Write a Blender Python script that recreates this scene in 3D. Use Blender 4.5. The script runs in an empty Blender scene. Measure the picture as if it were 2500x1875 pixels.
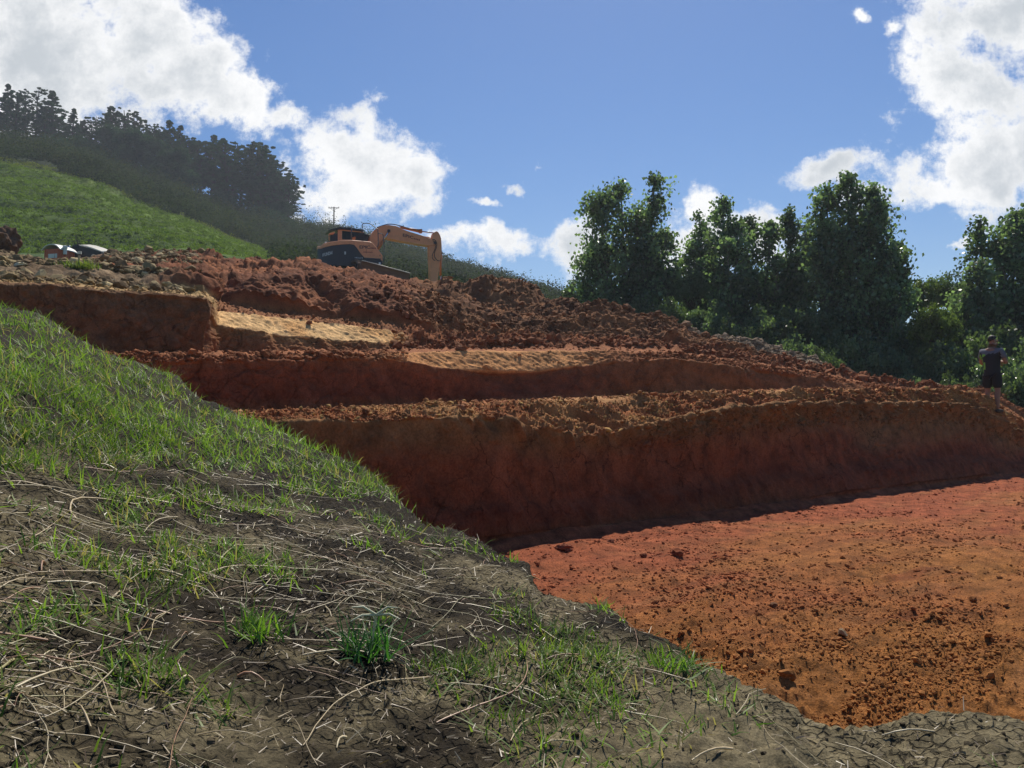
import bpy, bmesh, math, random
import numpy as np
from mathutils import Vector, Matrix

D = bpy.data
scene = bpy.context.scene
COL = scene.collection
rng = np.random.default_rng(7)
random.seed(7)

# ------------------------------------------------------------------ camera
F = 2040.0                      # focal length in pixels of the 2500 px wide photograph
PITCH = math.radians(1.85)
cam_d = D.cameras.new('camera')
cam_d.sensor_width = 36.0
cam_d.lens = F / 2500.0 * 36.0
cam_d.clip_start = 0.05
cam_d.clip_end = 6000
cam = D.objects.new('camera', cam_d)
COL.objects.link(cam)
cam.location = (0, 0, 0)
cam.rotation_euler = (math.radians(90) + PITCH, 0, 0)
scene.camera = cam

# ------------------------------------------------------------------ light, sky, exposure
SUN_EL, SUN_AZ = math.radians(52), math.radians(9)      # azimuth measured from +Y towards +X
sd = Vector((math.sin(SUN_AZ)*math.cos(SUN_EL), math.cos(SUN_AZ)*math.cos(SUN_EL), math.sin(SUN_EL)))
sl = D.lights.new('sun', 'SUN')
sl.energy = 4.3
sl.angle = math.radians(0.5)
sl.color = (1.0, 0.93, 0.80)
so = D.objects.new('sun', sl)
COL.objects.link(so)
so.rotation_euler = sd.to_track_quat('Z', 'Y').to_euler()

scene.view_settings.view_transform = 'Standard'
scene.view_settings.look = 'None'
scene.view_settings.gamma = 1
scene.view_settings.use_curve_mapping = False
scene.view_settings.exposure = 0.2

world = D.worlds.new('World')
scene.world = world
world.use_nodes = True
wn, wl = world.node_tree.nodes, world.node_tree.links
wn.clear()

def nd(nodes, typ, **kw):
    n = nodes.new(typ)
    for k, v in kw.items():
        if k.startswith('_'):
            n.inputs[int(k[1:])].default_value = v
        else:
            setattr(n, k, v)
    return n

def build_world():
    L = wl.new
    def M(op, a=None, b=None, c=None, clamp=False):
        n = wn.new('ShaderNodeMath'); n.operation = op; n.use_clamp = clamp
        for i, v in enumerate((a, b, c)):
            if v is None: continue
            if isinstance(v, (int, float)): n.inputs[i].default_value = v
            else: L(v, n.inputs[i])
        return n.outputs[0]
    sky = wn.new('ShaderNodeTexSky')
    sky.sky_type = 'NISHITA'; sky.sun_disc = False
    sky.sun_elevation = SUN_EL; sky.sun_rotation = SUN_AZ
    sky.altitude = 50; sky.air_density = 1.0; sky.dust_density = 0.3; sky.ozone_density = 3.0
    hs = wn.new('ShaderNodeHueSaturation'); hs.inputs['Saturation'].default_value = 1.3; hs.inputs['Hue'].default_value = 0.507
    L(sky.outputs[0], hs.inputs['Color'])
    bg = wn.new('ShaderNodeBackground'); bg.inputs[1].default_value = SKY_STRENGTH
    L(hs.outputs[0], bg.inputs[0])
    tc = wn.new('ShaderNodeTexCoord')
    sp = wn.new('ShaderNodeSeparateXYZ'); L(tc.outputs['Generated'], sp.inputs[0])
    x, y, z = sp.outputs
    ysafe = M('MAXIMUM', y, 0.02)
    # direction expressed as a gnomonic chart of the sky dome, in units of 1 = 45 degrees
    U = M('DIVIDE', x, ysafe); V = M('DIVIDE', z, ysafe)
    cb = wn.new('ShaderNodeCombineXYZ'); L(U, cb.inputs[0]); L(V, cb.inputs[1])
    # domain warp
    nz = wn.new('ShaderNodeTexNoise'); nz.inputs['Scale'].default_value = 5.5; nz.inputs['Detail'].default_value = 9; nz.inputs['Roughness'].default_value = .58
    L(cb.outputs[0], nz.inputs['Vector'])
    vs = wn.new('ShaderNodeVectorMath'); vs.operation = 'SUBTRACT'; L(nz.outputs['Color'], vs.inputs[0]); vs.inputs[1].default_value = (.5, .5, .5)
    sc_ = wn.new('ShaderNodeVectorMath'); sc_.operation = 'SCALE'; L(vs.outputs[0], sc_.inputs[0]); sc_.inputs['Scale'].default_value = .17
    ad = wn.new('ShaderNodeVectorMath'); ad.operation = 'ADD'; L(cb.outputs[0], ad.inputs[0]); L(sc_.outputs[0], ad.inputs[1])
    vec = ad.outputs[0]
    acc = None
    for (px, py, rx, ry, w) in CLOUDS:
        u, v = pix_uv(px, py)
        s = wn.new('ShaderNodeVectorMath'); s.operation = 'SUBTRACT'; L(vec, s.inputs[0]); s.inputs[1].default_value = (u, v, 0)
        m = wn.new('ShaderNodeVectorMath'); m.operation = 'MULTIPLY'; L(s.outputs[0], m.inputs[0]); m.inputs[1].default_value = (F/rx, F/ry, 0)
        ln = wn.new('ShaderNodeVectorMath'); ln.operation = 'LENGTH'; L(m.outputs[0], ln.inputs[0])
        q = M('MULTIPLY_ADD', ln.outputs['Value'], -w, w)
        acc = q if acc is None else M('SMOOTH_MAX', acc, q, .3)
    n2 = wn.new('ShaderNodeTexNoise'); n2.inputs['Scale'].default_value = 15; n2.inputs['Detail'].default_value = 12; n2.inputs['Roughness'].default_value = .68
    L(cb.outputs[0], n2.inputs['Vector'])
    nn = M('MULTIPLY_ADD', n2.outputs['Fac'], 2.6, -1.30)
    dens = M('ADD', acc, nn)
    mr = wn.new('ShaderNodeMapRange'); mr.interpolation_type = 'SMOOTHSTEP'
    mr.inputs['From Min'].default_value = -0.02; mr.inputs['From Max'].default_value = 0.50
    L(dens, mr.inputs['Value'])
    # thick cores are greyer, the thin rims glow because the sun stands behind them
    n3 = wn.new('ShaderNodeTexNoise'); n3.inputs['Scale'].default_value = 5.5; n3.inputs['Detail'].default_value = 7; n3.inputs['Roughness'].default_value = .55
    L(vec, n3.inputs['Vector'])
    th = M('ADD', M('MULTIPLY', dens, .8), M('MULTIPLY_ADD', n3.outputs['Fac'], 2.6, -1.35))
    mr2 = wn.new('ShaderNodeMapRange'); mr2.interpolation_type = 'SMOOTHSTEP'
    mr2.inputs['From Min'].default_value = 0.0; mr2.inputs['From Max'].default_value = 1.05
    L(th, mr2.inputs['Value'])
    cr = wn.new('ShaderNodeMix'); cr.data_type = 'RGBA'
    L(mr2.outputs[0], cr.inputs[0]); cr.inputs[6].default_value = (1.0, 1.0, 1.0, 1); cr.inputs[7].default_value = (.56, .60, .64, 1)
    bg2 = wn.new('ShaderNodeBackground'); L(cr.outputs[2], bg2.inputs[0]); bg2.inputs[1].default_value = .90
    fr = M('MULTIPLY', mr.outputs[0], M('GREATER_THAN', y, 0.05))
    fr = M('MULTIPLY', fr, M('GREATER_THAN', z, 0.0))
    mx = wn.new('ShaderNodeMixShader'); L(fr, mx.inputs[0]); L(bg.outputs[0], mx.inputs[1]); L(bg2.outputs[0], mx.inputs[2])
    out = wn.new('ShaderNodeOutputWorld'); L(mx.outputs[0], out.inputs[0])

SKY_STRENGTH = 0.080
def pix_uv(px, py):
    cx = (np.asarray(px, float)-1250)/F; cy = (937.5-np.asarray(py, float))/F
    y = math.cos(PITCH) - cy*math.sin(PITCH); z = math.sin(PITCH) + cy*math.cos(PITCH)
    return cx/y, z/y
def P(px, py, Y):
    u, v = pix_uv(px, py)
    return Vector((float(u)*Y, Y, float(v)*Y))
# cloud masses: centre, half width, half height, weight
CLOUDS = [(60,120,440,330,1.15),(120,330,330,130,1.05),(420,60,130,120,.9),(330,60,190,190,.9),(420,170,190,150,1),(560,240,150,95,.9),(700,265,110,55,.8),(150,290,260,90,.9),
          (860,420,190,165,1.15),(990,420,120,110,1),(800,500,130,110,.9),(880,260,60,60,.5),
          (2440,60,300,170,1.1),(2360,240,200,130,1),(2440,420,290,140,1.1),(2250,470,130,70,.8),(2130,500,90,60,.7),
          (2060,415,120,62,.9),(2080,45,38,26,.7),(2160,80,40,26,.6),
          (1190,608,130,62,.95),(1100,600,60,35,.6),(1400,610,90,90,1.0),(1680,545,90,70,.8),(1850,560,120,80,.85),(1690,640,160,90,.7),
          (1270,435,42,20,.5),(1187,490,28,16,.5),(2340,625,26,12,.5),(1330,405,10,10,.4)]
build_world()

# ------------------------------------------------------------------ numpy noise
def _hash(ix, iy, iz, seed):
    h = (ix.astype(np.int64)*73856093) ^ (iy.astype(np.int64)*19349663) ^ (iz.astype(np.int64)*83492791) ^ (seed*2654435761 & 0x7fffffff)
    h = (h ^ (h >> 13)) * 1274126177 & 0x7fffffffffff
    h = h ^ (h >> 16)
    return h
def vnoise(p, seed=0):
    f = np.floor(p); i = f.astype(np.int64); t = (p-f).astype(np.float32); t = t*t*(3-2*t)
    out = 0
    for dx in (0,1):
        wx = t[:,0] if dx else 1-t[:,0]
        for dy in (0,1):
            wy = t[:,1] if dy else 1-t[:,1]
            for dz in (0,1):
                wz = t[:,2] if dz else 1-t[:,2]
                h = _hash(i[:,0]+dx, i[:,1]+dy, i[:,2]+dz, seed) & 0xffff
                out = out + wx*wy*wz*(h.astype(np.float32)/32767.5-1)
    return out
def fbm(p, octs=4, seed=0, gain=.5, lac=2.03):
    s = 0; a = 1.0; q = p.copy()
    for o in range(octs):
        s = s + a*vnoise(q, seed+o*17); a *= gain; q = q*lac + 3.7
    return s
def ridged(p, octs=3, seed=0):
    s = 0; a = 1.0; q = p.copy()
    for o in range(octs):
        s = s + a*(1-np.abs(vnoise(q, seed+o*31))*2); a *= .5; q = q*2.1+1.3
    return s
def worley(p, seed=0, jit=.9):
    f = np.floor(p); i = f.astype(np.int64); t = (p-f).astype(np.float32)
    d1 = np.full(len(p), 9., np.float32); d2 = d1.copy(); idv = np.zeros(len(p), np.float32)
    for dx in (-1,0,1):
        for dy in (-1,0,1):
            for dz in (-1,0,1):
                h = _hash(i[:,0]+dx, i[:,1]+dy, i[:,2]+dz, seed)
                ox = dx+.5+jit*((h & 1023)/1023.-.5); oy = dy+.5+jit*(((h>>10) & 1023)/1023.-.5); oz = dz+.5+jit*(((h>>20) & 1023)/1023.-.5)
                d = (t[:,0]-ox)**2+(t[:,1]-oy)**2+(t[:,2]-oz)**2
                n = d < d1
                d2 = np.where(n, d1, np.minimum(d2, d)); idv = np.where(n, ((h>>5)&255)/255., idv); d1 = np.where(n, d, d1)
    return np.sqrt(d1), np.sqrt(d2), idv
def lumps(p, seed=0):
    a, b, i = worley(p, seed)
    return np.clip(1-a*1.35, 0, 1)**.6*(0.4+.6*i) - .25
def sstep(a, b, x):
    t = np.clip((x-a)/(b-a), 0, 1); return t*t*(3-2*t)

# ------------------------------------------------------------------ object helpers
def tag(o, label=None, cat=None, group=None, kind=None):
    if label: o['label'] = label
    if cat: o['category'] = cat
    if group: o['group'] = group
    if kind: o['kind'] = kind
    return o
def link_mesh(name, me, mat=None, parent=None):
    o = D.objects.new(name, me); COL.objects.link(o)
    if mat is not None: me.materials.append(mat)
    if parent is not None: o.parent = parent
    return o
def np_mesh(name, verts, faces, nside, smooth=False):
    """faces: int array (n, nside)"""
    me = D.meshes.new(name)
    verts = np.asarray(verts, np.float32); faces = np.asarray(faces, np.int32)
    me.vertices.add(len(verts)); me.vertices.foreach_set('co', verts.ravel())
    nf = len(faces)
    me.loops.add(nf*nside); me.loops.foreach_set('vertex_index', faces.ravel())
    me.polygons.add(nf); me.polygons.foreach_set('loop_start', np.arange(nf, dtype=np.int32)*nside)
    me.polygons.foreach_set('use_smooth', np.full(nf, smooth))
    me.update(calc_edges=True)
    return me
def vcol(me, cols, name='Col'):
    at = me.color_attributes.new(name, 'FLOAT_COLOR', 'POINT')
    c = np.ones((len(me.vertices), 4), np.float32); c[:, :cols.shape[1]] = cols
    at.data.foreach_set('color', c.ravel())
def empty(name, loc=(0,0,0), rz=0.0):
    o = D.objects.new(name, None); COL.objects.link(o); o.location = loc; o.rotation_euler = (0,0,rz)
    o.empty_display_size = .2
    return o
def copy_thing(root, label=None):
    r = root.copy(); COL.objects.link(r)
    if label: r['label'] = label
    for ch in list(root.children):
        c = ch.copy(); COL.objects.link(c); c.parent = r
        for g in list(ch.children):
            d = g.copy(); COL.objects.link(d); d.parent = c
    return r
# ------------------------------------------------------------------ materials
def new_mat(name):
    m = D.materials.new(name); m.use_nodes = True
    nt = m.node_tree; b = nt.nodes['Principled BSDF']
    return m, nt.nodes, nt.links, b

def earth_mat(name, scale=1.0, bump=.5, crack=0.0, crack_scale=3.0, contrast=.425, rough=.95, spec=.15, fine=90, crack_aniso=(1,1,.6), crack_w=.022, warp=.35, pres=.40):
    m, N, L, b = new_mat(name)
    geo = N.new('ShaderNodeNewGeometry')
    att = N.new('ShaderNodeAttribute'); att.attribute_name = 'Col'
    def noise(s, det, ro=.6, vec=None):
        n = N.new('ShaderNodeTexNoise'); n.inputs['Scale'].default_value = s; n.inputs['Detail'].default_value = det; n.inputs['Roughness'].default_value = ro
        L.new(vec or geo.outputs['Position'], n.inputs['Vector']); return n
    n1 = noise(2.2*scale, 6, .65); n2 = noise(fine*scale*.25, 5, .75)
    mr = N.new('ShaderNodeMapRange'); mr.inputs['From Min'].default_value = .3; mr.inputs['From Max'].default_value = .7
    mr.inputs['To Min'].default_value = 1-contrast; mr.inputs['To Max'].default_value = 1+contrast
    L.new(n1.outputs['Fac'], mr.inputs['Value'])
    mr2 = N.new('ShaderNodeMapRange'); mr2.inputs['From Min'].default_value = .3; mr2.inputs['From Max'].default_value = .7
    mr2.inputs['To Min'].default_value = 1-contrast*.9; mr2.inputs['To Max'].default_value = 1+contrast*.9
    L.new(n2.outputs['Fac'], mr2.inputs['Value'])
    mu = N.new('ShaderNodeMath'); mu.operation = 'MULTIPLY'; L.new(mr.outputs[0], mu.inputs[0]); L.new(mr2.outputs[0], mu.inputs[1])
    fac = mu.outputs[0]
    b1 = N.new('ShaderNodeBump'); b1.inputs['Strength'].default_value = bump; b1.inputs['Distance'].default_value = .035/scale
    L.new(n2.outputs['Fac'], b1.inputs['Height'])
    nrm = b1.outputs[0]
    if crack > 0:
        mp = N.new('ShaderNodeMapping'); mp.inputs['Scale'].default_value = crack_aniso
        nw = noise(1.6, 5)
        mixv = N.new('ShaderNodeMix'); mixv.data_type = 'RGBA'; mixv.blend_type = 'LINEAR_LIGHT'; mixv.inputs[0].default_value = warp
        L.new(geo.outputs['Position'], mixv.inputs[6]); L.new(nw.outputs['Color'], mixv.inputs[7])
        L.new(mixv.outputs[2], mp.inputs['Vector'])
        vo = N.new('ShaderNodeTexVoronoi'); vo.feature = 'DISTANCE_TO_EDGE'; vo.inputs['Scale'].default_value = crack_scale
        L.new(mp.outputs[0], vo.inputs['Vector'])
        cm = N.new('ShaderNodeMapRange'); cm.interpolation_type = 'SMOOTHSTEP'; cm.inputs['From Min'].default_value = .0; cm.inputs['From Max'].default_value = crack_w
        nb = noise(.9, 3); 
        L.new(vo.outputs['Distance'], cm.inputs['Value'])
        cp = N.new('ShaderNodeMapRange'); cp.inputs['From Min'].default_value = pres; cp.inputs['From Max'].default_value = pres+.15
        L.new(nb.outputs['Fac'], cp.inputs['Value'])
        # crack mask = (1-cm)*presence*crack
        s1 = N.new('ShaderNodeMath'); s1.operation = 'SUBTRACT'; s1.inputs[0].default_value = 1; L.new(cm.outputs[0], s1.inputs[1])
        s2 = N.new('ShaderNodeMath'); s2.operation = 'MULTIPLY'; L.new(s1.outputs[0], s2.inputs[0]); L.new(cp.outputs[0], s2.inputs[1])
        ca = N.new('ShaderNodeAttribute'); ca.attribute_name = 'crk'
        s3 = N.new('ShaderNodeMath'); s3.operation = 'MULTIPLY'; L.new(s2.outputs[0], s3.inputs[0]); L.new(ca.outputs['Fac'], s3.inputs[1])
        s4 = N.new('ShaderNodeMath'); s4.operation = 'MULTIPLY_ADD'; L.new(s3.outputs[0], s4.inputs[0]); s4.inputs[1].default_value = -crack; s4.inputs[2].default_value = 1
        mm = N.new('ShaderNodeMath'); mm.operation = 'MULTIPLY'; L.new(fac, mm.inputs[0]); L.new(s4.outputs[0], mm.inputs[1]); fac = mm.outputs[0]
        b2 = N.new('ShaderNodeBump'); b2.inputs['Strength'].default_value = .8; b2.inputs['Distance'].default_value = .03; b2.invert = True
        L.new(s3.outputs[0], b2.inputs['Height']); L.new(nrm, b2.inputs['Normal']); nrm = b2.outputs[0]
    vm = N.new('ShaderNodeVectorMath'); vm.operation = 'SCALE'; L.new(att.outputs['Color'], vm.inputs[0]); L.new(fac, vm.inputs['Scale'])
    L.new(vm.outputs[0], b.inputs['Base Color'])
    L.new(nrm, b.inputs['Normal'])
    b.inputs['Roughness'].default_value = rough
    b.inputs['Specular IOR Level'].default_value = spec
    return m

def leaf_mat(name, col, trans=.35, var=.35, rough=.45, spec=.5, attr=True):
    m, N, L, b = new_mat(name)
    out = N['Material Output']
    att = N.new('ShaderNodeAttribute'); att.attribute_name = 'Col'
    vm = N.new('ShaderNodeVectorMath'); vm.operation = 'MULTIPLY'; vm.inputs[1].default_value = col[:3]
    L.new(att.outputs['Color'], vm.inputs[0])
    L.new(vm.outputs[0], b.inputs['Base Color'])
    b.inputs['Roughness'].default_value = rough; b.inputs['Specular IOR Level'].default_value = spec
    tr = N.new('ShaderNodeBsdfTranslucent')
    tm = N.new('ShaderNodeVectorMath'); tm.operation = 'MULTIPLY'; tm.inputs[1].default_value = (1.25, 1.35, .55)
    L.new(vm.outputs[0], tm.inputs[0]); L.new(tm.outputs[0], tr.inputs[0])
    mx = N.new('ShaderNodeMixShader'); mx.inputs[0].default_value = trans
    L.new(b.outputs[0], mx.inputs[1]); L.new(tr.outputs[0], mx.inputs[2]); L.new(mx.outputs[0], out.inputs[0])
    return m

def simple_mat(name, col, rough=.6, metal=0.0, spec=.4, dirt=0.0, dirtcol=(.12,.06,.03), dscale=6, bump=0.0):
    m, N, L, b = new_mat(name)
    tc = N.new('ShaderNodeTexCoord')
    n = N.new('ShaderNodeTexNoise'); n.inputs['Scale'].default_value = dscale; n.inputs['Detail'].default_value = 7; n.inputs['Roughness'].default_value = .7
    L.new(tc.outputs['Object'], n.inputs['Vector'])
    mr = N.new('ShaderNodeMapRange'); mr.inputs['From Min'].default_value = .42; mr.inputs['From Max'].default_value = .75; mr.inputs['To Max'].default_value = max(dirt, .0)
    L.new(n.outputs['Fac'], mr.inputs['Value'])
    mx = N.new('ShaderNodeMix'); mx.data_type = 'RGBA'; L.new(mr.outputs[0], mx.inputs[0])
    mx.inputs[6].default_value = (*col, 1); mx.inputs[7].default_value = (*dirtcol, 1)
    L.new(mx.outputs[2], b.inputs['Base Color'])
    b.inputs['Roughness'].default_value = rough; b.inputs['Metallic'].default_value = metal; b.inputs['Specular IOR Level'].default_value = spec
    if bump:
        bp = N.new('ShaderNodeBump'); bp.inputs['Strength'].default_value = bump; bp.inputs['Distance'].default_value = .01
        L.new(n.outputs['Fac'], bp.inputs['Height']); L.new(bp.outputs[0], b.inputs['Normal'])
    return m

M_floor = earth_mat('clay_floor_soil', scale=2.2, bump=1.6, contrast=.55)
M_bank = earth_mat('cut_clay_soil', scale=1.8, bump=1.0, crack=.6, crack_scale=3.0, contrast=.42)
M_spoil = earth_mat('loose_soil', scale=1.0, bump=.8, contrast=.38)
M_mound = earth_mat('dark_topsoil', scale=7, bump=1.0, crack=.75, crack_scale=27, crack_w=.09, warp=.028, pres=.34, contrast=.55, crack_aniso=(1,1.3,1))
M_hill = earth_mat('pasture_turf', scale=.35, bump=.6, contrast=.3, rough=1)
M_ground = earth_mat('far_ground_turf', scale=.1, bump=.2, contrast=.2, rough=1)
# ------------------------------------------------------------------ terrain (site cut in benches)
# every curve below is a line of the real ground seen from above: (direction, height ratio, distance)
NC = 1500
UMIN, UMAX = -.86, .80
uu = np.linspace(UMIN, UMAX, NC)
def curve(pts, Yfun=None):
    """pts: (px, py[, Y]) sorted in px -> v(u), Y(u)"""
    a = np.array([p[:2] for p in pts], float)
    u, v = pix_uv(a[:,0], a[:,1])
    vv = np.interp(uu, u, v)
    if Yfun is None:
        YY = np.interp(uu, u, np.array([p[2] for p in pts], float))
    else:
        YY = Yfun
    return vv, YY
wu = np.minimum(uu, .72)
Y1 = 9.2/(1-.85*wu)                                  # foot of the lowest bank
FLOOR_Z = -1.43
def W(Y, off): return Y+off
px_u = lambda px: (px-1250)/F
u_ = uu
def ip(*pairs): 
    return np.interp(uu, [px_u(a) for a,_ in pairs], [b for _,b in pairs])
Y1lip = Y1 + ip((0,.12),(1300,.22),(1450,.3),(1800,.6),(2100,1.1),(2430,1.3),(2700,1.6))
Y1crest = Y1lip + ip((0,.8),(900,1.0),(1130,1.1),(1450,1.6),(1800,1.0),(2200,.8),(2430,.8))
Y2 = np.minimum(16.0/(1-.85*wu), Y1+6.5)
Y2 = np.maximum(Y2, Y1crest+1.2)
Y2s = Y2 + ip((0,.15),(900,.25),(1300,.35),(1800,.3),(2100,.35))
Y2c = Y2s + ip((0,.18),(960,.2),(1010,.42),(1300,.5),(1500,.45),(1700,.4),(2100,.4))
step = sstep(px_u(505), px_u(535), uu)
Y3 = np.maximum(20.0/(1-.85*np.minimum(uu,.1)) , Y2c+.5) + .9*step
Y3 = np.maximum(Y3, Y2c+.8)
Y3s = Y3 + .15 + .1*step
Y3c = Y3s + ip((0,.12),(500,.15),(530,.7),(800,.7),(960,.5),(1100,1.0),(1500,1.2),(2000,.6))
Yb3 = Y3c + ip((0,2.4),(500,2.0),(560,1.5),(960,1.3),(1200,1.0),(1600,.9),(2000,.5))
Ysp = Yb3 + ip((0,3.5),(480,2.5),(600,1.5),(900,1.6),(1000,2.2),(1600,1.8),(2000,.8))
Ycr = np.maximum(ip((0,29),(500,30),(740,31.5),(1060,33),(1250,31.5),(1500,29.5),(1640,28),(1800,26.8),(2100,25.5),(2300,23.5),(2500,23.0),(2800,24)), Ysp+.6)

c_lip1 = [(-700,1040),(0,1036),(633,1030),(760,1026),(900,1026),(1000,1018),(1130,1016),(1230,1022),(1300,1036),(1380,1052),(1450,1062),(1510,1050),(1600,1026),(1700,1008),(1800,992),(2000,982),(2200,984),(2330,990),(2384,998),(2430,1025),(2500,1075),(2620,1140),(2900,1150)]
c_cr1 = [(-700,1024),(0,1020),(633,1014),(900,1002),(1017,994),(1130,988),(1356,978),(1500,972),(1695,963),(1800,958),(1921,952),(2100,956),(2260,955),(2384,958),(2410,966),(2440,990),(2480,1020),(2520,1050),(2620,1110),(2900,1125)]
c_b2 = [(-700,1020),(0,1016),(633,1012),(1017,992),(1356,979),(1695,966),(1921,956),(2260,956),(2384,962),(2440,985),(2520,1035),(2620,1085),(2900,1110)]
c_s2 = [(-700,880),(0,880),(362,885),(540,882),(790,878),(960,878),(1010,884),(1060,896),(1150,905),(1300,908),(1400,896),(1500,886),(1640,878),(1800,898),(1980,922),(2130,950),(2260,958),(2384,964),(2440,980),(2520,1020),(2620,1070),(2900,1100)]
c_c2 = [(-700,868),(0,868),(362,870),(540,871),(640,867),(790,863),(890,868),(995,862),(1130,857),(1356,856),(1525,859),(1640,864),(1800,886),(1980,912),(2130,942),(2260,957),(2384,963),(2440,975),(2520,1010),(2620,1060),(2900,1090)]
c_b3f = [(-700,866),(0,866),(500,868),(640,866),(790,862),(960,858),(1130,855),(1356,853),(1525,855),(1640,860),(1800,880),(1980,908),(2130,938),(2260,956),(2384,962),(2440,972),(2520,1004),(2900,1085)]
c_s3 = [(-700,705),(0,695),(136,700),(249,713),(418,722),(505,732),(530,794),(600,806),(694,820),(811,830),(940,840),(990,850),(1130,851),(1356,850),(1525,852),(1640,857),(1800,876),(1980,904),(2130,934),(2260,955),(2384,961),(2520,1000),(2900,1080)]
c_c3 = [(-700,700),(0,690),(136,696),(249,708),(418,718),(505,728),(528,760),(600,768),(694,778),(800,790),(940,804),(980,826),(1050,836),(1130,840),(1356,842),(1525,846),(1640,852),(1800,870),(1980,900),(2130,932),(2260,954),(2384,960),(2520,996),(2900,1078)]
c_b3 = [(-700,680),(0,675),(136,682),(339,700),(418,709),(500,716),(560,742),(694,768),(800,780),(940,795),(1000,800),(1130,815),(1356,825),(1525,832),(1640,842),(1800,864),(1980,896),(2130,930),(2260,954),(2384,959),(2520,990),(2900,1075)]
c_sp = [(-700,630),(0,636),(136,652),(339,672),(460,694),(560,700),(600,692),(694,676),(800,692),(900,716),(960,735),(1050,742),(1130,752),(1250,765),(1356,780),(1525,800),(1640,815),(1700,826),(1800,850),(1980,890),(2130,926),(2260,953),(2384,958),(2520,985),(2900,1070)]
c_cr = [(-700,600),(0,618),(34,636),(84,678),(120,690),(150,690),(172,668),(200,640),(249,624),(283,620),(339,620),(396,618),(463,615),(500,623),(560,630),(620,640),(690,642),(740,630),(775,642),(800,657),(880,668),(960,688),(1010,690),(1060,694),(1100,692),(1200,712),(1260,720),(1330,742),(1450,752),(1560,765),(1620,776),(1655,800),(1700,812),(1800,838),(1900,860),(2000,885),(2100,925),(2160,948),(2260,952),(2384,957),(2440,965),(2520,980),(2900,1060)]

def zc(c, Y): 
    v, _ = curve(c, Y); return v*Y
rowsY, rowsZ = [], []
def R(Y, z): rowsY.append(Y); rowsZ.append(z)
z1lip = zc(c_lip1, Y1lip); z1c = zc(c_cr1, Y1crest)
R(np.full(NC, 1.3), np.full(NC, FLOOR_Z))
R(Y1-.35, np.full(NC, FLOOR_Z))
R(Y1, np.full(NC, FLOOR_Z+.06))
R(Y1*.35+Y1lip*.65, FLOOR_Z*.45+z1lip*.55)
R(Y1lip, z1lip)
R(Y1crest, z1c)
R(Y2, zc(c_b2, Y2))
R(Y2s, zc(c_s2, Y2s))
R(Y2c, zc(c_c2, Y2c))
R(Y3, np.maximum(zc(c_b3f, Y3), 0*Y3-9))
R(Y3s, zc(c_s3, Y3s))
R(Y3c, zc(c_c3, Y3c))
R(Yb3, zc(c_b3, Yb3))
R(Ysp, zc(c_sp, Ysp))
R(Ycr, zc(c_cr, Ycr))
zcr = rowsZ[-1]
Ypl = Ycr+5
zpl = np.where(uu < px_u(1150), zcr+.004*Ypl, zcr-1.4)
zpl = zcr + (.2)*(1-sstep(px_u(1150), px_u(1400), uu)) - 1.3*sstep(px_u(1150), px_u(1400), uu)
R(Ypl, zpl)
Yfar = np.full(NC, 62.0)
zfar = ip((-700,14),(0,11.6),(300,11.5),(620,11.2),(900,8.5),(1100,6.5),(1300,3.8),(1500,2.2),(1800,.8),(2100,-.4),(2500,-1.6))
R(Yfar, zfar)
# name, number of sub rows, (big amp, clod amp, fine amp)
BANDS = [('floor', 560), ('foot', 14), ('w1a', 60), ('w1b', 60), ('top1', 46), ('bench1', 16), ('w2', 60), ('w2t', 34), ('bench2', 14),
         ('w3', 60), ('w3t', 34), ('bench3', 24), ('sp1', 80), ('sp2', 110), ('pl', 20), ('far', 30)]
rY, rZ, rb, rt = [], [], [], []
for k, (nm, n) in enumerate(BANDS):
    for j in range(n):
        t = j/n
        if nm in ('floor', 'far'):
            Yj = 1/((1-t)/rowsY[k] + t/rowsY[k+1])
            tt = (Yj-rowsY[k])/(rowsY[k+1]-rowsY[k])
        else:
            Yj = rowsY[k]*(1-t)+rowsY[k+1]*t; tt = t
        rY.append(Yj); rZ.append(rowsZ[k]*(1-tt)+rowsZ[k+1]*tt); rb.append(k); rt.append(t)
rY.append(rowsY[-1]); rZ.append(rowsZ[-1]); rb.append(len(BANDS)-1); rt.append(1.)
GY = np.array(rY); GZ = np.array(rZ); band = np.array(rb); rt = np.array(rt)
NR = len(GY)
# round the profile a little (not the floor)
for _ in range(3):
    GZ[1:-1] = GZ[1:-1]*.5 + .25*(GZ[2:]+GZ[:-2]); GY[1:-1] = GY[1:-1]*.5+.25*(GY[2:]+GY[:-2])
GX = GY*uu[None, :]
Pn = np.stack([GX, GY, GZ], -1)
def grid_normals(G):
    du = np.gradient(G, axis=1); dv = np.gradient(G, axis=0)
    n = np.cross(du, dv); n /= np.linalg.norm(n, axis=-1, keepdims=True)+1e-9
    return n
Nn = grid_normals(Pn)
bname = np.array([BANDS[b][0] for b in band])
U2 = np.broadcast_to(uu[None, :], (NR, NC))
PX = 1250+U2*F
pts = Pn.reshape(-1, 3).astype(np.float64)
ub = PX.ravel(); bflat = np.repeat(band, NC); tflat = np.repeat(rt, NC)
BI = {b[0]: i for i, b in enumerate(BANDS)}
disp = np.zeros(len(pts), np.float32)
def sel(*names):
    m = np.zeros(len(pts), bool)
    for n in names: m |= bflat == BI[n]
    return np.nonzero(m)[0]
nonfloor = sel('foot','w1a','w1b','top1','bench1','w2','w2t','bench2','w3','w3t','bench3','sp1','sp2','pl')
# wall coordinates: s along the banks, q across, z up
def wallc(p):
    s = (p[:,0]*1 + p[:,1]*.85)/1.3124; q = (-.85*p[:,0]+p[:,1])/1.3124
    return np.stack([s, q, p[:,2]], -1)
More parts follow.
